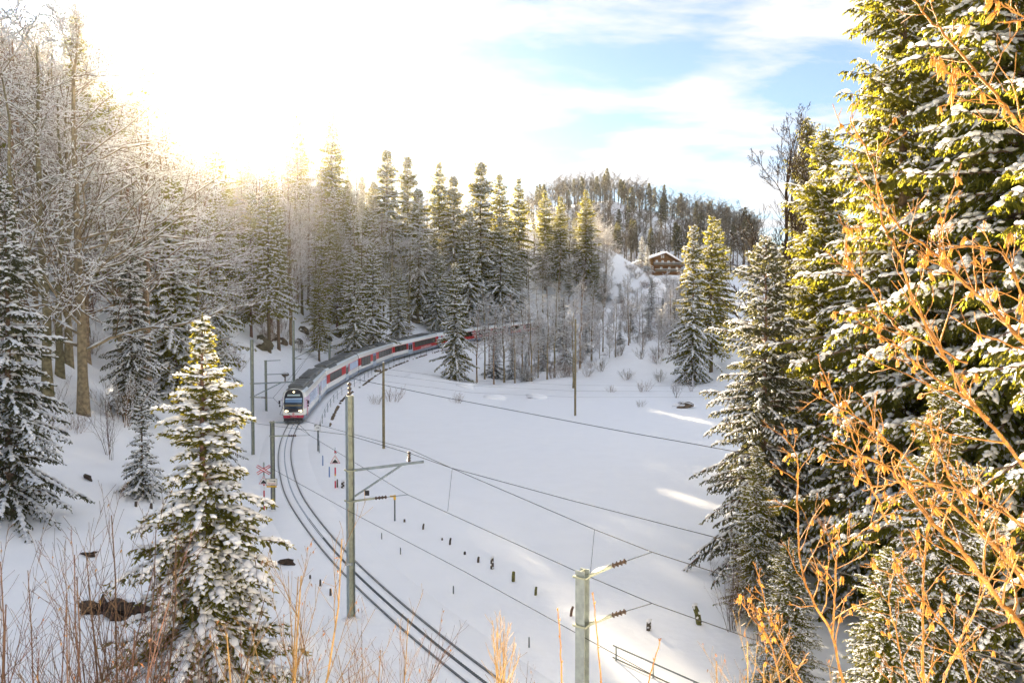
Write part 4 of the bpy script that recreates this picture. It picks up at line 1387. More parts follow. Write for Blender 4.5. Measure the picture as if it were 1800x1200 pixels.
def mast(px, D, ytop, label, arms, size=0.26, mats=(STEEL, STEEL_OLIVE), rz=0.6, snow=False, lean=0.0):
    top = at(px, ytop, D)
    x, y = top[0], D
    z = gz(x, y)
    H = top[2] - z
    t = thing('catenary_mast', label, 'mast', (x, y, z), 0, 'overhead line masts along the track')
    gg = Geo()
    h_beam(gg, H, size, 0, 1, rz=rz)
    link('post', gg.mesh('post', list(mats)), t)
    sc_ = D / F_PX
    if D < 60:
        gg = Geo(); gg.blob((0.05, 0.05, 0.02), (size * 1.5, size * 1.4, 0.14), 0, int(px), 0.4, 2)
        link('snow_foot', gg.mesh('snow_foot', [SNOW_TREE], True), t)
    for arm in arms:
        kind, pya, pxe, pye = arm[:4]
        z0 = at(px, pya, D)[2] - z
        x1 = (pxe - px) * sc_
        z1 = at(px, pye, D)[2] - z
        sx = math.copysign(size * 0.62, x1)
        gg = Geo()
        gg.box((0, 0, z0), (size * 1.42, size * 1.42, 0.05), 0, np.array(Matrix.Rotation(rz, 3, 'Z')))
        link('clamp', gg.mesh('clamp', [STEEL_OLIVE]), t)
        if kind == 'cantilever':
            pys, ins_h = arm[4], arm[5]
            gg = Geo()
            gg.tube([(sx, 0, z0), (x1, 0, z1)], 0.055, 0, 8)
            link('bracket_arm', gg.mesh('bracket_arm', [STEEL]), t)
            zs = at(px, pys, D)[2] - z
            f = 0.72
            gg = Geo()
            gg.tube([(sx, 0, zs), (x1 * f, 0, z0 + (z1 - z0) * f)], 0.04, 0, 8)
            link('strut', gg.mesh('strut', [STEEL]), t)
            gg = Geo()
            xi = x1 * 0.80
            zi = z0 + (z1 - z0) * 0.80
            insulator_geo(gg, (xi, 0, zi + 0.06), (xi, 0, zi + 0.06 + ins_h), 0.085, 0)
            link('insulator', gg.mesh('insulator', [INSUL]), t)
        elif kind == 'arm':
            gg = Geo()
            gg.tube([(sx, 0, z0), (x1, 0, z1)], 0.04, 0, 6)
            link('bracket_arm', gg.mesh('bracket_arm', [STEEL]), t)
        else:                                                # steady arm with an in-line insulator
            gg = Geo()
            f = 0.42
            pm = np.array([x1 * f, 0, z0 + (z1 - z0) * f])
            pe = np.array([x1 * (f + 0.22), 0, z0 + (z1 - z0) * (f + 0.22)])
            gg.tube([(sx, 0, z0), pm], 0.045, 0, 8)
            link('steady_arm', gg.mesh('steady_arm', [STEEL_OLIVE]), t)
            gg = Geo(); insulator_geo(gg, pm, pe, 0.075, 0)
            link('insulator', gg.mesh('insulator', [INSUL]), t)
            gg = Geo(); gg.tube([pe, (x1, 0, z1)], 0.012, 0, 5)
            link('wire_rod', gg.mesh('wire_rod', [STEEL_DARK]), t)
            if snow:
                gg = Geo()
                gg.spikes([np.array([sx, 0, z0 + 0.05])], [pm + np.array([0, 0, 0.06])], 0.06, 0, 6, 0.8)
                link('snow_cap', gg.mesh('snow_cap', [SNOW_TREE], True), t)
    return t, H


m1, H1 = mast(614.5, 31.5, 695, 'tall grey mast standing in front of the curve, with white-banded top insulator',
              [('cantilever', 826, 745, 811, 872, 0.42), ('steady', 880, 717, 869)], 0.27, rz=0.55)
gg = Geo(); insulator_geo(gg, (0, 0, H1), (0, 0, H1 + 0.55), 0.085, 0, 3)
link('top_insulator', gg.mesh('top_insulator', [INSUL]), m1)
gg = Geo(); gg.box((0.66, 0, at(640, 866, 31.5)[2] - m1.location.z), (0.19, 0.04, 0.2), 0)
link('hanging_plate', gg.mesh('hanging_plate', [SIGN_BLACK]), m1)
gg = Geo(); gg.box((-0.02, -0.24, at(617, 988, 31.5)[2] - m1.location.z), (0.30, 0.02, 0.10), 0)
link('number_plate', gg.mesh('number_plate', [STEEL]), m1)
lettering('093', 0.13, SIGN_WHITE, m1, Matrix.Translation((-0.02, -0.26, at(617, 988, 31.5)[2] - m1.location.z)) @ FM, 'number')
m2, H2 = mast(1024, 19.0, 1001, 'thick grey mast at the bottom of the view with two snowy steady arms',
              [('steady', 1012, 1147, 970), ('steady', 1097, 1147, 1060)], 0.25, rz=0.95, snow=True)
m3, H3 = mast(478.5, 49.0, 740, 'dark mast beside the level crossing signs, carrying a cream plate', [('steady', 766, 545, 765), ('arm', 742, 500, 742)], 0.22, (STEEL_DARK, STEEL_OLIVE))
mast(442.5, 68.0, 597, 'tall light grey mast partly hidden by the lone spruce', [('cantilever', 674, 515, 671, 696, 0.4), ('steady', 698, 480, 699)], 0.24)
mast(467, 88.0, 633, 'low grey mast with a bent arm left of the train front', [('arm', 634, 493, 633), ('arm', 658, 503, 657)], 0.22)
mast(515.5, 106.0, 563, 'tall mast just behind the roof of the front carriage', [('cantilever', 614, 561, 614, 629, 0.4), ('steady', 630, 537, 631)], 0.28)
mast(579, 121.0, 599, 'short plain mast behind the second carriage', [('arm', 608, 586, 608)], 0.28)
mast(636.5, 140.0, 556, 'mast with a cantilever behind the third carriage', [('cantilever', 581, 668, 582, 592, 0.35), ('steady', 593, 652, 594)], 0.30)
mast(700.5, 160.0, 536, 'dark slender mast behind the fourth carriage', [('arm', 573, 708, 571), ('arm', 581, 712, 581)], 0.32, (STEEL_DARK, STEEL_DARK))
mast(767, 180.0, 560, 'grey mast at the end of the fourth carriage', [('arm', 572, 776, 572)], 0.30)


def wire(name, label, pts, r=0.012, sag=0.0):
    P = []
    for (a, b) in zip(pts[:-1], pts[1:]):
        a3, b3 = at(*a), at(*b)
        n = 10
        for i in range(n):
            t = i / n
            q = a3 + (b3 - a3) * t
            q[2] -= sag * 4 * t * (1 - t) * np.linalg.norm(b3 - a3) / 12
            P.append(q)
    P.append(at(*pts[-1]))
    gg = Geo(); gg.tube(np.array(P), r, 0, 5)
    return tag(link(name, gg.mesh(name, [WIRE])), label, 'wire', 'overhead wires')


wire('messenger_wire', 'upper catenary wire from the tall mast insulator past the thick mast to the lower right', [(492, 728, 49), (722, 790, 31.5), (793, 822, 28), (1045, 930, 22), (1147, 970, 19), (1350, 1035, 15.2), (1860, 1190, 9)], 0.010)
wire('contact_wire', 'contact wire through the steady arms of the tall and the thick mast', [(514, 745, 60), (545, 765, 49), (717, 869, 31.5), (785, 900, 28), (1010, 1002, 21.5), (1147, 1060, 19), (1400, 1150, 15), (1800, 1290, 10)], 0.010)
wire('return_wire', 'cable fixed low on the back of the tall mast, rising to the right', [(430, 741, 60), (478, 748, 49), (610, 764, 31.5), (722, 797, 29), (793, 822, 27.6), (1000, 878, 24), (1250, 942, 19), (1500, 1012, 15), (1860, 1110, 11)], 0.010)
wire('feeder_wire', 'single line running from the top insulator of the tall mast across the meadow', [(614, 664, 31.5), (770, 696, 28.5), (1100, 759, 23), (1225, 781, 21), (1500, 832, 17), (1850, 900, 13)], 0.010)
wire('earth_wire', 'lowest thin wire clipped to both near masts', [(476, 822, 49), (612, 897, 31.3), (815, 1003, 25.5), (1015, 1113, 19.2), (1165, 1195, 16.5), (1400, 1320, 13)], 0.009)
wire('messenger_wire', 'thin upper wire over the roof of the front carriage', [(492, 728, 49), (513, 668, 68), (556, 606, 106), (660, 575, 140), (705, 568, 160), (775, 568, 180), (900, 545, 203)], 0.012)
wire('contact_wire', 'thin lower wire over the roofs of the carriages', [(545, 765, 49), (480, 699, 68), (537, 631, 106), (652, 594, 140), (712, 581, 160), (780, 576, 180), (900, 556, 203)], 0.012)
for px, a, b, D in ((795, 822, 898, 27.9), (1045, 930, 1016, 22)):
    gg = Geo(); p = at(px, a, D); q = at(px - 8, b, D)
    gg.tube([p, q], 0.006, 0, 4)
    tag(link('dropper', gg.mesh('dropper', [WIRE])), 'thin dropper between the two catenary wires ' + ('nearer the tall mast' if px < 900 else 'nearer the thick mast'), 'wire', 'droppers between the catenary wires')

# wooden poles with the faint lines on the meadow
for px, pt, pb, lab in ((674.5, 637, 790, 'plain wooden pole on the snow right of the train'), (1011, 560, 731, 'thin dark wooden pole at the back of the meadow')):
    b = flat_at(px, pb); D = b[1]
    zg = gz(b[0], D)
    ztop = at(px, pt, D)[2]
    t = thing('wooden_pole', lab, 'pole', (b[0], D, zg), 0, 'wooden poles on the meadow')
    gg = Geo(); gg.tube([(0, 0, -0.6), (0, 0, (ztop - zg) * 0.5), (0.02, 0, ztop - zg)], [0.13, 0.12, 0.10], 0, 10)
    link('pole', gg.mesh('pole', [WOOD_POLE]), t)
    gg = Geo(); gg.lathe((0, 0, ztop - zg - 0.02), [(0.12, 0), (0.12, 0.04), (0.05, 0.09), (0, 0.1)], 0, 10)
    link('snow_cap', gg.mesh('snow_cap', [SNOW_TREE], True), t)
for i, (y0, y1) in enumerate(((668, 678), (678, 688), (690, 698))):
    wire('field_wire', ['top', 'middle', 'lowest'][i] + ' of three faint wires across the back of the meadow', [(676, y0 - 20, 71), (830, y0, 80), (1011, (y0 + y1) / 2 + 4, 95), (1260, y1, 118)], 0.008)


# ------------------------------------------------------------------ signs
def sign_post(geo, H, r=0.05, bands=None):
    for z0, z1, m in bands:
        geo.tube([(0, 0, z0 * H), (0, 0, z1 * H)], r, m, 8)


def triangle_sign(parent, z, size):
    gg = Geo()

    def tri(s, y, m, dz=0.0, th=0.012):
        h = s * 0.866
        v = [(-s / 2, 0, -h / 3), (s / 2, 0, -h / 3), (0, 0, 2 * h / 3)]
        V = [(x, y, zz + z + dz) for x, _, zz in v] + [(x, y + th, zz + z + dz) for x, _, zz in v]
        gg.add(V, [[0, 1, 2], [5, 4, 3]], m)
        gg.add(V, [[0, 3, 4, 1], [1, 4, 5, 2], [2, 5, 3, 0]], m)
    tri(size, -0.062, 0)
    tri(size * 0.92, -0.070, 1)
    tri(size * 0.80, -0.078, 0)
    link('sign_plate', gg.mesh('sign_plate', [SIGN_WHITE, SIGN_RED]), parent)
    gg = Geo()
    s = size
    pts = [(-0.27, -0.2), (0.27, -0.2), (0.20, -0.06), (0.12, 0.0), (0.06, 0.10), (-0.03, 0.12), (-0.10, 0.02), (-0.19, -0.06)]
    V = [(x * s, -0.092, zz * s + z) for x, zz in pts]
    gg.add(V, [list(range(8))], 0)
    V = [(x * s, -0.092, zz * s + z) for x, zz in [(-0.03, 0.36), (0.03, 0.30), (0.05, 0.22), (-0.01, 0.27)]]
    gg.add(V, [[0, 3, 2, 1]], 0)
    link('pictogram', gg.mesh('pictogram', [SIGN_BLACK]), parent)


# triangle on its red and white post
b = flat_at(589.5, 857); D = b[1]; zg = gz(b[0], D)
t = thing('warning_sign', 'triangular warning sign on a red and white post right of the track', 'road sign', (b[0], D, zg), 0.12)
gg = Geo()
Hs = at(590, 815, D)[2] - zg
sign_post(gg, 1.0, 0.055, [(-0.4, 0.02, 1), (0.02, 0.50, 1), (0.50, 0.85, 0), (0.85, 0.98, 2), (0.98, 1.45, 1), (1.45, Hs, 0)])
link('post', gg.mesh('post', [SIGN_WHITE, SIGN_RED, YELLOW]), t)
triangle_sign(t, at(590, 809, D)[2] - zg, 0.76)
gg = Geo()
gg.tube([(0, 0, Hs), (0, 0, Hs + 1.15)], 0.02, 1, 5)
gg.box((0.03, -0.02, Hs + 0.85), (0.22, 0.02, 0.07), 0, np.array(Matrix.Rotation(0.9, 3, 'Y')))
gg.box((0.0, -0.045, Hs + 0.85), (0.18, 0.02, 0.06), 0, np.array(Matrix.Rotation(-0.9, 3, 'Y')))
link('crossbuck', gg.mesh('crossbuck', [SIGN_RED, STEEL]), t)
# crossing sign by the dark mast
b = flat_at(464.5, 895); D = b[1]; zg = gz(b[0], D)
t = thing('crossing_sign', 'red and white crossing cross above a triangle, left of the dark mast', 'road sign', (b[0], D, zg), 0.0)
Hc = at(465, 812, D)[2] - zg
gg = Geo()
sign_post(gg, 1.0, 0.05, [(-0.4, 0.4, 1), (0.4, 0.8, 0), (0.8, 1.2, 1), (1.2, 1.5, 0), (1.5, 1.72, 1), (1.72, Hc, 2)])
link('post', gg.mesh('post', [SIGN_WHITE, SIGN_RED, STEEL]), t)
triangle_sign(t, at(465, 845, D)[2] - zg, 0.66)
zc_ = at(463, 825, D)[2] - zg
for sgn in (1, -1):
    gg = Geo()
    R = np.array(Matrix.Rotation(sgn * radians(31), 3, 'Y'))
    gg.box((0, -0.06 - 0.02 * (sgn > 0), zc_), (0.95, 0.012, 0.17), 1, R)
    gg.box((0, -0.068 - 0.02 * (sgn > 0), zc_), (0.93, 0.012, 0.07), 0, R)
    link('cross_arm', gg.mesh('cross_arm', [SIGN_WHITE, SIGN_RED]), t)
# cream plate on the dark mast
pz = at(478, 845, 49)[2] - m3.location.z
gg = Geo()
gg.box((0.0, -0.26, pz), (0.70, 0.02, 0.43), 1)
gg.box((0.0, -0.272, pz), (0.64, 0.02, 0.37), 0)
pl = link('direction_plate', gg.mesh('direction_plate', [SIGN_CREAM, STEEL_DARK]), m3)
gg = Geo()
gg.box((0.02, -0.287, pz + 0.07), (0.34, 0.006, 0.03), 0, np.array(Matrix.Rotation(0.12, 3, 'Y')))
gg.add([(0.16, -0.288, pz + 0.10), (0.16, -0.288, pz - 0.01), (0.27, -0.288, pz + 0.035)], [[0, 1, 2]], 0)
link('arrow', gg.mesh('arrow', [SIGN_BLACK]), pl)
lettering('Tal nord', 0.14, SIGN_RED, pl, Matrix.Translation((0.0, -0.287, pz - 0.10)) @ FM)
gg = Geo()
gg.box((0, -0.25, pz - 0.29), (0.62, 0.02, 0.10), 0)
link('yellow_marker', gg.mesh('yellow_marker', [YELLOW]), m3)
# distance board
b = flat_at(559, 795); D = b[1]; zg = gz(b[0], D)
t = thing('distance_board', 'small white board with black corners on a grey post right of the track', 'track sign', (b[0], D, zg), 0.1)
zb_ = at(559, 751, D)[2] - zg
gg = Geo(); gg.box((0, 0, zb_ / 2 - 0.2), (0.10, 0.08, zb_ + 0.2), 0)
link('post', gg.mesh('post', [STEEL_DARK]), t)
gg = Geo(); gg.box((0, -0.06, zb_), (0.56, 0.03, 0.5), 0)
link('board', gg.mesh('board', [SIGN_WHITE]), t)
gg = Geo()
for sx in (-1, 1):
    gg.add([(sx * 0.28, -0.080, zb_ + 0.25), (sx * 0.28, -0.080, zb_ + 0.08), (sx * 0.05, -0.080, zb_ + 0.25)], [[0, 1, 2]], 0)
link('black_corner', gg.mesh('black_corner', [SIGN_BLACK]), t)
lettering('24', 0.24, SIGN_BLACK, t, Matrix.Translation((0, -0.082, zb_ - 0.02)) @ FM, 'number')

# yellow-topped marker pole and thin markers
b = flat_at(694, 915); zg = gz(b[0], b[1])
t = thing('marker_pole', 'thin grey marker pole with a yellow cap on the meadow', 'marker', (b[0], b[1], zg))
hh = at(694, 876, b[1])[2] - zg
gg = Geo(); gg.tube([(0, 0, -0.3), (0, 0, hh)], 0.045, 0, 8); link('pole', gg.mesh('pole', [STEEL_DARK]), t)
gg = Geo(); gg.box((0, 0, hh + 0.08), (0.13, 0.13, 0.26), 0); gg.box((-0.17, 0, hh + 0.14), (0.22, 0.06, 0.09), 0); link('cap', gg.mesh('cap', [YELLOW]), t)


def stake(name, label, px, ptop, pbot, r, material, lean=(0, 0), snow=False, group='stakes sticking out of the snow', cat='stake', square=True):
    b = flat_at(px, pbot)
    zg = gz(b[0], b[1])
    for _ in range(6):
        b = flat_at(px, pbot, zg); zg = gz(b[0], b[1])
    h = max(0.12, at(px, ptop, b[1])[2] - zg)
    t = thing(name, label, cat, (b[0], b[1], zg), RND.uniform(-0.4, 0.4), group)
    gg = Geo()
    n = 6
    pts = [(0, 0, -0.4), (lean[0] * h * 0.5, lean[1] * h, h * 0.55), (lean[0] * h, lean[1] * h, h)]
    gg.tube(pts, [r * 1.05, r, r * 0.85], 0, n)
    link('stake', gg.mesh('stake', [material]), t)
    if snow:
        gg = Geo()
        for q in range(4):
            gg.blob((lean[0] * h * q / 4 + r * 0.6 * (-1) ** q, -r * 0.8, h * (q + 0.5) / 4), (r * 0.5, r * 0.4, h * 0.09), 0, q, 0.3, 1)
        gg.blob((lean[0] * h, 0, h), (r * 1.2, r * 1.2, r * 0.7), 0, 9, 0.2, 1)
        link('snow_patch', gg.mesh('snow_patch', [SNOW_TREE], True), t)
    return t


FENCE = [(711, 912, 917, 0.06, 0.0, False), (743, 920, 930, 0.055, 0.2, False), (777, 945, 949, 0.05, 0.1, False), (790, 945, 957, 0.055, 0.2, False), (817, 969, 974, 0.06, 0, False), (840, 978, 988, 0.06, 0.15, False),
         (865, 979, 999, 0.085, 0.0, True), (902, 1004, 1021, 0.08, 0.05, False), (941, 1031, 1045, 0.06, 0.12, False), (1002, 1065, 1082, 0.055, 0.3, False), (1140, 1090, 1107, 0.10, 0.05, True)]
FL = ['stubby dark fence stake nearest the yellow-capped pole', 'leaning dark stake right of the yellow-capped pole', 'tiny stake tip barely out of the snow', 'dark stake with a broken foot beside the tiny tip',
      'short grey stake at the start of a thin fence wire', 'leaning dark stake between the grey stub and the snowy post', 'tall weathered post with snow stuck in its cracks', 'grey-green post after the snowy cracked post',
      'thin olive stake standing alone in the middle of the meadow edge', 'red-brown leaning stake just left of the thick mast', 'brown post with round lumps of snow right of the thick mast']
for (px, a, b, r, ln, sn), lab in zip(FENCE, FL):
    stake('fence_stake', lab, px, a, b, r, MOSS if px in (902, 941) else (BARK_RED if px == 1002 else WOOD_DARK), (ln, 0), sn, 'old fence stakes in the meadow snow')
stake('mossy_stump', 'leaning mossy yellow-green stump near the meadow edge', 1232, 1063, 1097, 0.11, MOSS, (-0.35, 0), True, None, 'stump')
for (px, a, b), lab in zip(((671, 936, 947), (704, 962, 974), (797, 1029, 1043), (930, 1119, 1137)),
                           ('thin grey stake just right of the tall mast', 'second thin grey stake along the trodden snow trench', 'third thin grey stake along the trodden snow trench', 'thin grey stake nearest the bottom beside the track')):
    stake('edge_stake', lab, px, a, b, 0.03, STEEL_DARK, (0, 0), False, 'thin stakes beside the track')
for (px, a, b), lab in zip(((567.5, 800, 818), (579, 820, 838)), ('blue-grey marker stake left of the triangular sign, farther one', 'blue-grey marker stake left of the triangular sign, nearer one')):
    stake('edge_stake', lab, px, a, b, 0.05, BLUE_PAINT, (0, 0), False, 'thin stakes beside the track')
for (px, a, b), lab in zip(((70, 830, 847), (239, 881, 890), (266, 884, 894), (545, 1010, 1016), (563, 1018, 1030), (581, 1034, 1048)),
                           ('weathered post between shrubs on the far left snow', 'short dark stake left of the lone spruce', 'short dark stake touching the lone spruce', 'tiny stake below the earth clod beside the track', 'dark stake left of the track below the earth clod',
                            'thin stake between the track and the bottom shrubs')):
    stake('field_stake', lab, px, a, b, 0.07 if px < 300 else 0.05, WOOD_DARK, (0, 0), False, 'stakes on the left snow')
stake('field_stake', 'upright dark stump at the foot of the triangular sign', 593, 842, 856, 0.06, WOOD_DARK, (0, 0), False, 'stakes at the triangular sign')
stake('field_stake', 'rounded stump with a snow cap beside the triangular sign', 602, 845, 857, 0.12, WOOD_DARK, (0.1, 0), True, 'stakes at the triangular sign')

# handrail at the bottom right
P0 = flat_at(1083, 1160)
P1 = flat_at(1300, 1260)
t = thing('handrail', 'low grey two-rail handrail in the snow right of the thick mast', 'railing', P0, 0)
v = P1 - P0
hr = at(1083, 1136, P0[1])[2] - P0[2]
for i in range(4):
    gg = Geo(); q = v * i / 3
    zq = gz(P0[0] + q[0], P0[1] + q[1]) - P0[2]
    gg.box((q[0], q[1], zq + hr / 2 - 0.1), (0.06, 0.05, hr + 0.2), 0)
    link('post', gg.mesh('post', [STEEL]), t)
for h_ in (hr, 0.06):
    gg = Geo(); gg.tube([v * -0.03 + np.array([0, 0, h_]), v + np.array([0, 0, h_])], 0.028, 0, 6)
    link('rail', gg.mesh('rail', [STEEL_DARK]), t)

# railing with a broken stone edge along the outside of the embankment
t = thing('track_railing', 'thin post and wire railing along the embankment beside the train', 'railing', (0, 0, 0))
RL = []
i0 = int(np.argmin(np.abs(TR[:, 1] - 68)))
i1 = int(np.argmin(np.abs(TR[:, 1] - 186)))
for i in range(i0, i1, 7):
    p = TR[i] - TN[i] * 2.9
    z = max(gz(p[0], p[1]), TR[i][2] - 0.7)
    RL.append((p[0], p[1], z))
for x, y, z in RL:
    gg = Geo(); gg.box((x, y, z + 0.42), (0.05, 0.05, 1.15), 0)
    link('post', gg.mesh('post', [STEEL_DARK]), t)
for h_ in (0.95, 0.5):
    gg = Geo(); gg.tube(np.array(RL) + np.array([0, 0, h_]), 0.016, 0, 4)
    link('rail', gg.mesh('rail', [STEEL]), t)
gg = Geo()
rgs = np.random.default_rng(5)
for i in range(i0 + 22, i1):
    if rgs.random() < (0.35 + 0.55 * (sin(i * 0.23) > -0.1)):
        p = TR[i] - TN[i] * 3.75
        gg.blob((p[0], p[1], gz(p[0], p[1]) + 0.05), rgs.uniform(0.10, 0.24, 3), 0, i, 0.3, 1)
tag(link('stone_edging', gg.mesh('stone_edging', [ROCK])), 'broken row of dark stones at the edge of the embankment', 'stones', kind='stuff')


# ------------------------------------------------------------------ rocks, clods, snow lumps
def rock(px, py, D, size, label, seed, material=ROCK, cap=True, name='boulder', cat='rock', group='boulders in the cutting above the track'):
    p = at(px, py, D)
    zg = gz(p[0], D)
    t = thing(name, label, cat, (p[0], D, zg), 0, group)
    gg = Geo(); gg.blob((0, 0, size[2] * 0.35), size, 0, seed, 0.5, 2)
    link('stone' if name == 'boulder' else 'clod', gg.mesh('stone', [material]), t)
    if cap:
        gg = Geo(); gg.blob((0, size[1] * 0.1, size[2] * 0.95), (size[0] * 0.85, size[1] * 0.85, size[2] * 0.5), 0, seed + 50, 0.4, 2)
        link('snow_cap', gg.mesh('snow_cap', [SNOW_TREE], True), t)


RK = [(462, 612, 106, 1.3), (478, 595, 110, 1.0), (497, 604, 112, 0.8), (535, 585, 118, 1.1), (523, 603, 116, 0.6), (556, 602, 123, 0.9), (575, 598, 126, 0.8), (592, 590, 132, 1.0), (604, 580, 136, 1.2), (665, 585, 158, 0.9),
      (690, 572, 166, 1.0), (730, 565, 178, 1.6), (752, 570, 184, 1.5), (765, 560, 190, 1.2), (663, 623, 104, 0.5), (500, 660, 96, 0.45)]
for i, (px, py, D, s) in enumerate(RK):
    x = (px - 900) / F_PX * D
    # slide the boulder along the view row so that it lies on the bank
    best = min(np.arange(D - 18, D + 26, 1.0), key=lambda q: abs(py_of(gz((px - 900) / F_PX * q, q), q) - py))
    rock(px, py, float(best), (s, s * 0.8, s * 0.75), 'brown boulder capped with snow in the cutting behind the train', 100 + i)
for px, py, D, s, lab in ((155, 845, 41, (0.22, 0.18, 0.22), 'round brown clod on the open left snow'), (160, 971, 36, (0.28, 0.2, 0.08), 'flat brown clod below the round one on the left snow'),
                          (507, 990, 40, (0.40, 0.25, 0.22), 'dark wedge of bare earth beside the track curve')):
    best = min(np.arange(20, 70, 0.5), key=lambda q: abs(py_of(gz((px - 900) / F_PX * q, q), q) - py))
    rock(px, py, float(best), s, lab, int(px), EARTH, False, 'earth_clod', 'clod', None)
best = min(np.arange(14, 45, 0.25), key=lambda q: abs(py_of(gz((190 - 900) / F_PX * q, q), q) - 1075))
xh = (190 - 900) / F_PX * best
gg = Geo()
rq = np.random.default_rng(12)
for q in range(16):
    ax, ay = rq.normal(0, 0.75), rq.normal(0, 0.32)
    gg.blob((ax, ay, -0.02 + gz(xh + ax, best + ay) - gz(xh, best)), (rq.uniform(0.25, 0.6), rq.uniform(0.2, 0.4), rq.uniform(0.14, 0.30)), 0, q, 0.9, 2)
tag(link('bare_earth_bank', gg.mesh('bare_earth_bank', [EARTH]), None, (xh, best, gz(xh, best))), 'patch of bare dark earth in the snow left of the lone spruce', 'earth')
gg = Geo()
for q in range(5):
    ax = -1.2 + 0.6 * q
    gg.blob((ax, 0.75 + 0.15 * (-1) ** q, 0.15 + gz(xh + ax, best + 0.75) - gz(xh, best)), (0.55, 0.4, 0.24 + 0.05 * (q % 3)), 0, 15 + q, 0.5, 2)
tag(link('snow_lump', gg.mesh('snow_lump', [SNOW], True), None, (xh, best, gz(xh, best))), 'overhang of snow above the bare earth', 'snow')
for i, (px, py) in enumerate(((820, 690), (870, 702), (945, 700), (1205, 715))):
    b = flat_at(px, py)
    gg = Geo(); gg.blob((0, 0, 0.1), (1.6, 1.2, 0.6), 0, 30 + i, 0.3, 2)
    tag(link('snow_lump', gg.mesh('snow_lump', [SNOW], True), None, (b[0], b[1], gz(b[0], b[1]))),
        ['snow mound at the foot of the lone spruce before the train', 'long snow mound below the slim trees', 'snow mound with dark hollow right of the slim trees', 'snow mound near the right bank bushes'][i], 'snow', 'snow mounds at the meadow edge')
b = flat_at(1203, 718)
rock(1203, 718, float(b[1]), (0.9, 0.6, 0.5), 'dark flat rock at the meadow edge by the right bank', 77, ROCK, True, group=None)

# bushes in the meadow
for px, py, H, kind, lab in ((690, 722, 2.4, 'meadow_bush', 'wide thin bush on the snow right of the wooden pole'), (660, 728, 1.6, 'meadow_bush', 'small thin bush left of the wooden pole'), (805, 715, 1.7, 'meadow_bush', 'thin bush below the lone spruce before the train'),
                             (1130, 690, 2.2, 'meadow_bush', 'tangled bush at the back of the meadow'), (1190, 700, 3.4, 'red_shrub', 'large brown bush by the right bank'), (1215, 690, 3.6, 'red_shrub_b', 'tall brown bush against the right bank'),
                             (1075, 690, 1.4, 'meadow_bush', 'low bush right of the thin dark pole'), (1125, 716, 1.2, 'meadow_bush', 'small twiggy tuft on the meadow'), (1160, 680, 2.5, 'snowy_bush', 'snowy bush at the back of the meadow near the bank')):
    b = flat_at(px, py)
    plant(kind, b[0], b[1], H, lab, None, name='bush', cat='bush', parts=('stems', 'twigs'), wide=1.2)
for px, D, H, kind, lab in ((1290, 30, 3.2, 'red_shrub', 'brown thicket at the meadow edge under the grey spruce'), (1340, 27, 3.6, 'red_shrub_b', 'ochre thicket right of the mossy stump'), (1310, 34, 2.8, 'red_shrub', 'low thicket behind the mossy stump'),
                            (5, 48, 4.2, 'red_shrub', 'dark bush under the large dark spruce at the left edge'), (75, 44, 4.0, 'red_shrub_b', 'thin saplings on the snow at the far left'), (190, 46, 4.5, 'red_shrub_b', 'thin saplings behind the small slim spruce'),
                            (215, 52, 4.0, 'snowy_bush', 'grey snowy bush under the left wood'), (130, 47, 1.6, 'meadow_bush', 'grey tuft below the thick beech')):
    plant(kind, (px - 900) / F_PX * D, D, H, lab, None, name='bush', cat='bush', parts=('stems', 'twigs'))

# --- chalet on the hill
cd = 300.0
c0 = at(1168, 490, cd)
cz = gz(c0[0], cd) - 0.3
ch = thing('chalet', 'brown timber chalet with snowy roof and white shutters on the hill', 'house', (c0[0], cd, cz), 0.10)


def cx_(px):
    return (px - 1168) / F_PX * cd


def cz_(py):
    return at(1168, py, cd)[2] - cz


apex, er, el_ = (0, cz_(445)), (cx_(1204), cz_(466)), (cx_(1077), cz_(477))
gx = [cx_(1149), cx_(1198)]


def roof_z(x):
    return apex[1] + (er[1] - apex[1]) * x / er[0] if x > 0 else apex[1] + (el_[1] - apex[1]) * x / el_[0]


def prism(geo, poly, y0, y1, m):
    n = len(poly)
    V = [(x, y0, z) for x, z in poly] + [(x, y1, z) for x, z in poly]
    geo.add(V, [list(range(n))], m)
    geo.add(V, [list(range(2 * n - 1, n - 1, -1))], m)
    geo.add(V, [[(i + 1) % n, i, n + i, n + (i + 1) % n] for i in range(n)], m)


zb0 = cz_(483)
gg = Geo(); prism(gg, [(gx[0], zb0), (gx[1], zb0), (gx[1], roof_z(gx[1]) - 0.3), (0, apex[1] - 0.3), (gx[0], roof_z(gx[0]) - 0.3)], 0, 14, 0)
link('gable_wall', gg.mesh('gable_wall', [CHALET_WOOD]), ch)
gg = Geo(); prism(gg, [(gx[0], -1.5), (gx[1], -1.5), (gx[1], zb0), (gx[0], zb0)], 0.05, 14, 0)
link('base_wall', gg.mesh('base_wall', [STONE_WALL]), ch)
gg = Geo(); prism(gg, [(cx_(1082), -1.5), (gx[0], -1.5), (gx[0], roof_z(gx[0]) - 0.3), (cx_(1082), roof_z(cx_(1082)) - 0.3)], 1.2, 13, 0)
link('barn_wall', gg.mesh('barn_wall', [CHALET_PALE]), ch)
gg = Geo()
prism(gg, [(el_[0], el_[1] - 0.25), (0, apex[1] - 0.25), (er[0], er[1] - 0.25), (er[0], er[1]), (0, apex[1]), (el_[0], el_[1])], -1.8, 15, 0)
rf = link('roof', gg.mesh('roof', [CHALET_WOOD]), ch)
gg = Geo()
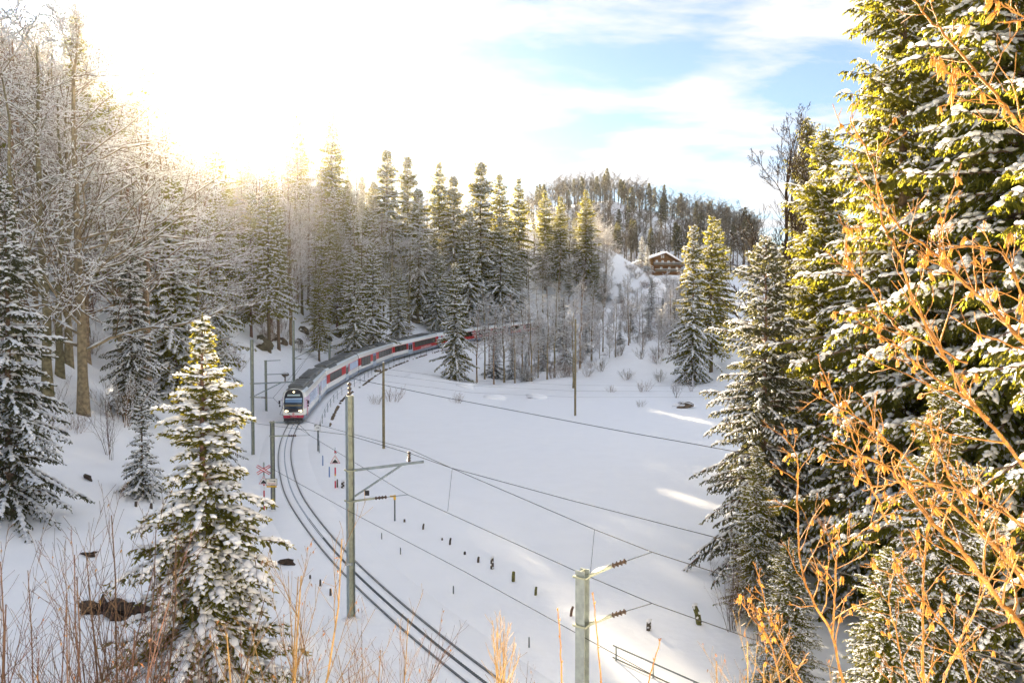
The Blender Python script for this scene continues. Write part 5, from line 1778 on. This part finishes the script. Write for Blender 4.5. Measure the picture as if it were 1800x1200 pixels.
prism(gg, [(el_[0] - 0.1, el_[1] + 0.01), (0, apex[1] + 0.01), (er[0] + 0.1, er[1] + 0.01), (er[0] + 0.15, er[1] + 0.45), (0.3, apex[1] + 0.62), (-0.3, apex[1] + 0.62), (el_[0] - 0.15, el_[1] + 0.5)], -1.95, 15.1, 0)
link('roof_snow', gg.mesh('roof_snow', [SNOW]), rf)
for py0, py1, x0, x1 in ((462, 466.5, 1146, 1201), (473.5, 478, 1149, 1198)):
    gg = Geo()
    gg.box((cx_((x0 + x1) / 2), -0.9, cz_(py1)), (cx_(x1) - cx_(x0), 1.7, 0.15), 0)
    bal = link('balcony', gg.mesh('balcony', [CHALET_WOOD]), ch)
    gg = Geo()
    hb = cz_(py0) - cz_(py1)
    nn_ = 26
    for i in range(nn_):
        gg.box((cx_(x0) + (cx_(x1) - cx_(x0)) * (i + 0.5) / nn_, -1.7, cz_(py1) + hb / 2), ((cx_(x1) - cx_(x0)) / nn_ * 0.8, 0.05, hb), 0)
    gg.box((cx_((x0 + x1) / 2), -1.7, cz_(py0) + 0.05), (cx_(x1) - cx_(x0), 0.12, 0.1), 1)
    link('balustrade', gg.mesh('balustrade', [BALCONY, SNOW_TREE]), bal)
for px, py in ((1154, 459.5), (1164.5, 460), (1175, 460.5), (1184.5, 461), (1162, 471.5), (1176.5, 471.5), (1190, 471.5), (1162.6, 451), (1166, 451)):
    small = py < 455
    gg = Geo()
    w, h = (0.45, 1.1) if small else (0.85, 1.0)
    gg.box((cx_(px), -0.04, cz_(py)), (w, 0.06, h), 0)
    wd = link('window', gg.mesh('window', [SHUTTER]), ch)
    gg = Geo()
    gg.box((cx_(px), -0.085, cz_(py)), (w * 0.25, 0.04, h * 0.8), 0)
    link('pane', gg.mesh('pane', [GLASS_PALE]), wd)
gg = Geo(); gg.blob((cx_(1165), -5, -0.2), (9, 3.5, 1.4), 0, 9, 0.2, 2)
tag(link('snow_terrace', gg.mesh('snow_terrace', [SNOW], True), None, (c0[0], cd, cz)), 'snowy terrace in front of the chalet', 'snow')


# ------------------------------------------------------------------ shrubs in front of the camera
SHR = [(20, 9.5, 5.0, 'red_shrub'), (95, 10.5, 5.4, 'red_shrub'), (150, 9.0, 5.0, 'red_shrub_b'), (60, 12.5, 5.6, 'red_shrub_b'), (205, 13.0, 6.4, 'red_shrub'), (250, 10.5, 4.6, 'red_shrub_b'),
       (120, 14.0, 6.0, 'red_shrub_b'), (440, 10.0, 5.4, 'ochre_shrub'), (400, 12.0, 4.2, 'red_shrub'), (590, 11.0, 4.6, 'red_shrub_b'), (690, 10.5, 4.0, 'red_shrub'), (640, 12.0, 4.4, 'ochre_shrub'), (545, 10.0, 3.8, 'red_shrub'),
       (965, 10.0, 3.4, 'red_shrub_b'), (1110, 9.0, 3.2, 'ochre_shrub'), (1245, 9.5, 3.7, 'ochre_shrub'), (1320, 10.0, 4.4, 'ochre_shrub'), (330, 11.0, 3.9, 'red_shrub')]
SL = ['red-brown shrub at the left edge of the view', 'tall red-brown shrub left of the bare earth patch', 'densest red-brown shrub at the bottom left', 'thin red-brown shrub behind the left edge shrub', 'dark upright shrub in front of the bare earth',
      'fine red-brown shrub between the earth patch and the lone spruce', 'slender shrub behind the dense bottom-left shrub', 'ochre many-stemmed shrub in front of the lone spruce', 'red-brown shrub at the foot of the lone spruce',
      'thin shrub below the tall mast', 'red-brown shrub right below the tall mast beside the rails', 'ochre shrub just left of the tall mast foot', 'low red-brown shrub between spruce and tall mast', 'low shrub between the rails and the thick mast',
      'small ochre shrub right of the thick mast', 'ochre shrub below the mossy stump', 'ochre shrub left of the hazel at the bottom', 'low red-brown shrub at the bottom of the lone spruce']
for (px, D, H, kind), lab in zip(SHR, SL):
    plant(kind, (px - 900) / F_PX * D, D, H, lab, None, name='shrub', cat='shrub', parts=('stems', 'twigs'))


def stem_geo(pts, r0, r1, seed, n=8, wob=0.004):
    """smooth tube through photo points (px, py, depth)"""
    C = np.array([at(*p) for p in pts])
    P = np.vstack([2 * C[0] - C[1], C, 2 * C[-1] - C[-2]])
    out = []
    for i in range(1, len(P) - 2):
        t = np.linspace(0, 1, 6, endpoint=False)[:, None]
        out.append(0.5 * (2 * P[i] + (P[i + 1] - P[i - 1]) * t + (2 * P[i - 1] - 5 * P[i] + 4 * P[i + 1] - P[i + 2]) * t ** 2 + (-P[i - 1] + 3 * P[i] - 3 * P[i + 1] + P[i + 2]) * t ** 3))
    out.append(C[-1:])
    out = np.vstack(out)
    rg = np.random.default_rng(seed)
    out = out + rg.normal(0, wob, out.shape)
    r0, r1 = r0 * 0.58, r1 * 0.55
    R = np.linspace(r0, r1, len(out)) * rg.uniform(0.9, 1.15, len(out))
    return out, R


# pollarded stub and single shoots by the thick mast
t = thing('pollard_shrub', 'clump of cut upright ochre shoots at the bottom centre', 'shrub', at(880, 1330, 9.0))
o0 = np.array(t.location)
allP = []
gg = Geo()
for i, (px, py) in enumerate(((866, 1090), (873, 1085), (880, 1080), (887, 1082), (893, 1092), (905, 1128), (872, 1110), (889, 1112), (868, 1138), (915, 1148))):
    P, R = stem_geo([(878 + (i % 3) * 3, 1330, 9.0), ((px + 880) / 2, 1200, 9.0), (px, py, 9.0 + 0.05 * (i % 4))], 0.016, 0.006, i)
    gg.tube(P - o0, R, 0, 6)
    allP.append((P, R))
link('stems', gg.mesh('stems', [BARK_OCHRE]), t)
gg = Geo()
rg = np.random.default_rng(4)
for P, R in allP:
    Q, RR = grow(rg, (P - o0)[None], R[None], 7, 0.35, 0.98, 0.25, 0.6, 0.5, 5, 0.1, 0.6)
    gg.tubes(Q, np.maximum(RR, 0.0025), 0, 3)
link('twigs', gg.mesh('twigs', [BARK_OCHRE]), t)
for i, (pts, lab) in enumerate((([(1065, 1330, 6), (1055, 1180, 6), (1046, 1080, 6), (1042, 1040, 6)], 'single straight orange shoot crossing the thick mast, right one'),
                                ([(990, 1330, 6), (988, 1200, 6), (984, 1110, 6), (980, 1068, 6)], 'single orange shoot left of the thick mast'),
                                ([(1135, 1260, 6), (1140, 1200, 6), (1152, 1155, 6), (1162, 1121, 6)], 'short leaning orange shoot in front of the handrail'))):
    base = at(*pts[0])
    t = thing('shoot', lab, 'shrub', base, 0, 'orange shoots near the thick mast')
    P, R = stem_geo(pts, 0.011, 0.006, 60 + i, wob=0.002)
    gg = Geo(); gg.tube(P - base, R, 0, 6)
    link('stem', gg.mesh('stem', [HAZEL]), t)
    gg = Geo()
    for q in range(2, len(P) - 1, 3):
        gg.spikes([P[q] - base], [P[q] - base + np.array([0.012 * (-1) ** q, -0.004, 0.03])], 0.007, 0)
    link('buds', gg.mesh('buds', [HAZEL]), t)

# ------------------------------------------------------------------ the hazel
STEMS = [
    ([(1840, 880, 4.2), (1780, 793, 4.2), (1700, 697, 4.3), (1660, 627, 4.3), (1610, 537, 4.4), (1577, 440, 4.4), (1553, 397, 4.5), (1540, 313, 4.5), (1520, 257, 4.6), (1493, 207, 4.6)], 0.017, 0.006),
    ([(1880, 1260, 3.6), (1800, 1107, 3.7), (1760, 1057, 3.8), (1700, 980, 3.8), (1647, 927, 3.9), (1597, 867, 4.0), (1563, 823, 4.0), (1510, 797, 4.1), (1468, 770, 4.2)], 0.024, 0.007),
    ([(1880, 690, 3.9), (1800, 603, 3.9), (1750, 547, 4.0), (1700, 503, 4.0), (1660, 460, 4.1), (1583, 400, 4.2), (1555, 360, 4.3)], 0.019, 0.006),
    ([(1860, 300, 3.4), (1800, 233, 3.5), (1767, 187, 3.5), (1713, 123, 3.6), (1660, 63, 3.7), (1605, 0, 3.8), (1580, -40, 3.8)], 0.013, 0.006),
    ([(1700, 640, 4.4), (1647, 610, 4.5), (1583, 580, 4.5), (1553, 547, 4.6), (1527, 503, 4.6), (1500, 483, 4.7), (1487, 440, 4.7), (1492, 405, 4.7), (1510, 395, 4.7)], 0.010, 0.006),
    ([(1740, 740, 4.1), (1693, 697, 4.2), (1620, 647, 4.3), (1577, 607, 4.4), (1513, 567, 4.5)], 0.013, 0.006),
    ([(1800, 1010, 4.3), (1690, 905, 4.4), (1610, 820, 4.5), (1563, 780, 4.6), (1533, 750, 4.6), (1487, 723, 4.7), (1427, 690, 4.8)], 0.015, 0.006),
    ([(1560, 920, 4.9), (1530, 850, 4.9), (1510, 797, 5.0), (1490, 743, 5.0), (1467, 697, 5.0), (1440, 643, 5.0)], 0.012, 0.006),
    ([(1490, 1240, 5.2), (1463, 1120, 5.3), (1427, 1050, 5.3), (1407, 987, 5.4), (1402, 867, 5.5), (1400, 800, 5.5), (1372, 760, 5.6)], 0.016, 0.006),
    ([(1463, 1120, 5.3), (1468, 1040, 5.3), (1472, 973, 5.3), (1500, 945, 5.3), (1553, 905, 5.2), (1575, 865, 5.2)], 0.012, 0.006),
    ([(1625, 1260, 4.7), (1623, 1197, 4.7), (1623, 1033, 4.8), (1633, 920, 4.9), (1650, 860, 5.0)], 0.014, 0.006),
    ([(1615, 1260, 5.1), (1593, 1197, 5.1), (1577, 1117, 5.2), (1563, 1047, 5.2), (1580, 985, 5.3), (1600, 960, 5.3)], 0.011, 0.005),
    ([(1400, 1300, 6.2), (1370, 1190, 6.2), (1350, 1120, 6.2), (1318, 1080, 6.3), (1300, 1050, 6.3)], 0.012, 0.005),
    ([(1860, 1130, 3.9), (1790, 1010, 4.0), (1735, 940, 4.1), (1700, 890, 4.2), (1665, 830, 4.2), (1640, 770, 4.3), (1633, 725, 4.3)], 0.018, 0.006),
    ([(1900, 1020, 3.6), (1800, 925, 3.7), (1690, 862, 3.9), (1600, 845, 4.0), (1540, 855, 4.1), (1500, 832, 4.1)], 0.013, 0.005),
    ([(1860, 60, 3.4), (1800, 28, 3.5), (1755, 5, 3.5), (1730, -20, 3.5)], 0.008, 0.004),
    ([(1880, 720, 3.6), (1800, 560, 3.7), (1790, 500, 3.7), (1750, 440, 3.8), (1665, 430, 3.9)], 0.012, 0.005),
    ([(1700, 503, 4.0), (1655, 455, 4.05), (1655, 400, 4.1), (1690, 290, 4.1)], 0.011, 0.005),
    ([(1713, 123, 3.6), (1680, 133, 3.6), (1650, 118, 3.6), (1637, 100, 3.6)], 0.007, 0.005),
    ([(1720, 1260, 4.2), (1690, 1150, 4.3), (1640, 1075, 4.4), (1585, 1020, 4.5), (1520, 990, 4.6)], 0.013, 0.005),
    ([(1640, 1240, 5.4), (1690, 1120, 5.2), (1740, 1020, 5.0), (1770, 950, 4.9)], 0.011, 0.005),
    ([(1440, 1260, 5.8), (1385, 1150, 5.9), (1352, 1080, 6.0), (1330, 1000, 6.0)], 0.011, 0.005),
]
hz0 = at(1880, 1500, 4.0)
hazel = thing('hazel_bush', 'orange hazel bush with hanging catkins filling the right side of the view', 'bush', hz0)
hz0 = np.array(hazel.location)
rg = np.random.default_rng(99)
poly = []
for i, (pts, r0, r1) in enumerate(STEMS):
    P, R = stem_geo(pts, r0, r1, 200 + i, wob=0.003)
    gg = Geo(); gg.tube(P - hz0, R, 0, 8)
    link('stem', gg.mesh('stem', [HAZEL], True), hazel)
    poly.append((P - hz0, R))
tw = Geo()
spots = []
for P, R in poly:
    Q, RR = grow(rg, P[None], R[None], 16, 0.10, 0.99, 0.24, 0.75, 0.35, 6, 0.16, 0.55)
    RR = np.maximum(RR, 0.0022)
    tw.tubes(Q, RR, 0, 5)
    Q2, RR2 = grow(rg, Q, RR, 3, 0.3, 0.95, 0.45, 0.7, 0.3, 5, 0.16, 0.7)
    tw.tubes(Q2, np.maximum(RR2, 0.0016), 0, 4)
    for k_ in range(6):
        u = rg.uniform(0.15, 1.0)
        spots.append(P[int(u * (len(P) - 1))])
    spots += [Q[a, 3] for a in range(0, len(Q), 2)] + [Q[a, -1] for a in range(1, len(Q), 3)] + [Q2[a, -1] for a in range(0, len(Q2), 6)]
link('twigs', tw.mesh('twigs', [HAZEL], True), hazel)
# snow resting here and there on the stems
ck = []
for v_ in range(4):
    gg = Geo()
    rc = np.random.default_rng(300 + v_)
    for q in range(3 + v_ % 2):
        a_ = q * 2.1 + v_
        tip = np.array([cos(a_) * 0.010 + 0.014 * rc.normal(), sin(a_) * 0.010 + 0.012 * rc.normal(), -rc.uniform(0.045, 0.075)])
        st = np.array([cos(a_) * 0.006, sin(a_) * 0.006, 0.0])
        d_ = (tip - st) / np.linalg.norm(tip - st)
        prof = [(0.0015, 0), (0.0055, 0.006), (0.0068, 0.02), (0.0066, 0.04), (0.0055, 0.055), (0.0008, np.linalg.norm(tip - st))]
        gg.lathe(st, prof, 0, 6, tuple(d_))
    ck.append(gg.mesh('catkin', [CATKIN], True))
order = rg.permutation(len(spots))[:280]
for n_, i in enumerate(order):
    link('catkin', ck[n_ % 4], hazel, spots[i], (rg.normal(0, 0.25), rg.normal(0, 0.25), rg.uniform(0, 6.28)), rg.uniform(0.5, 0.85))
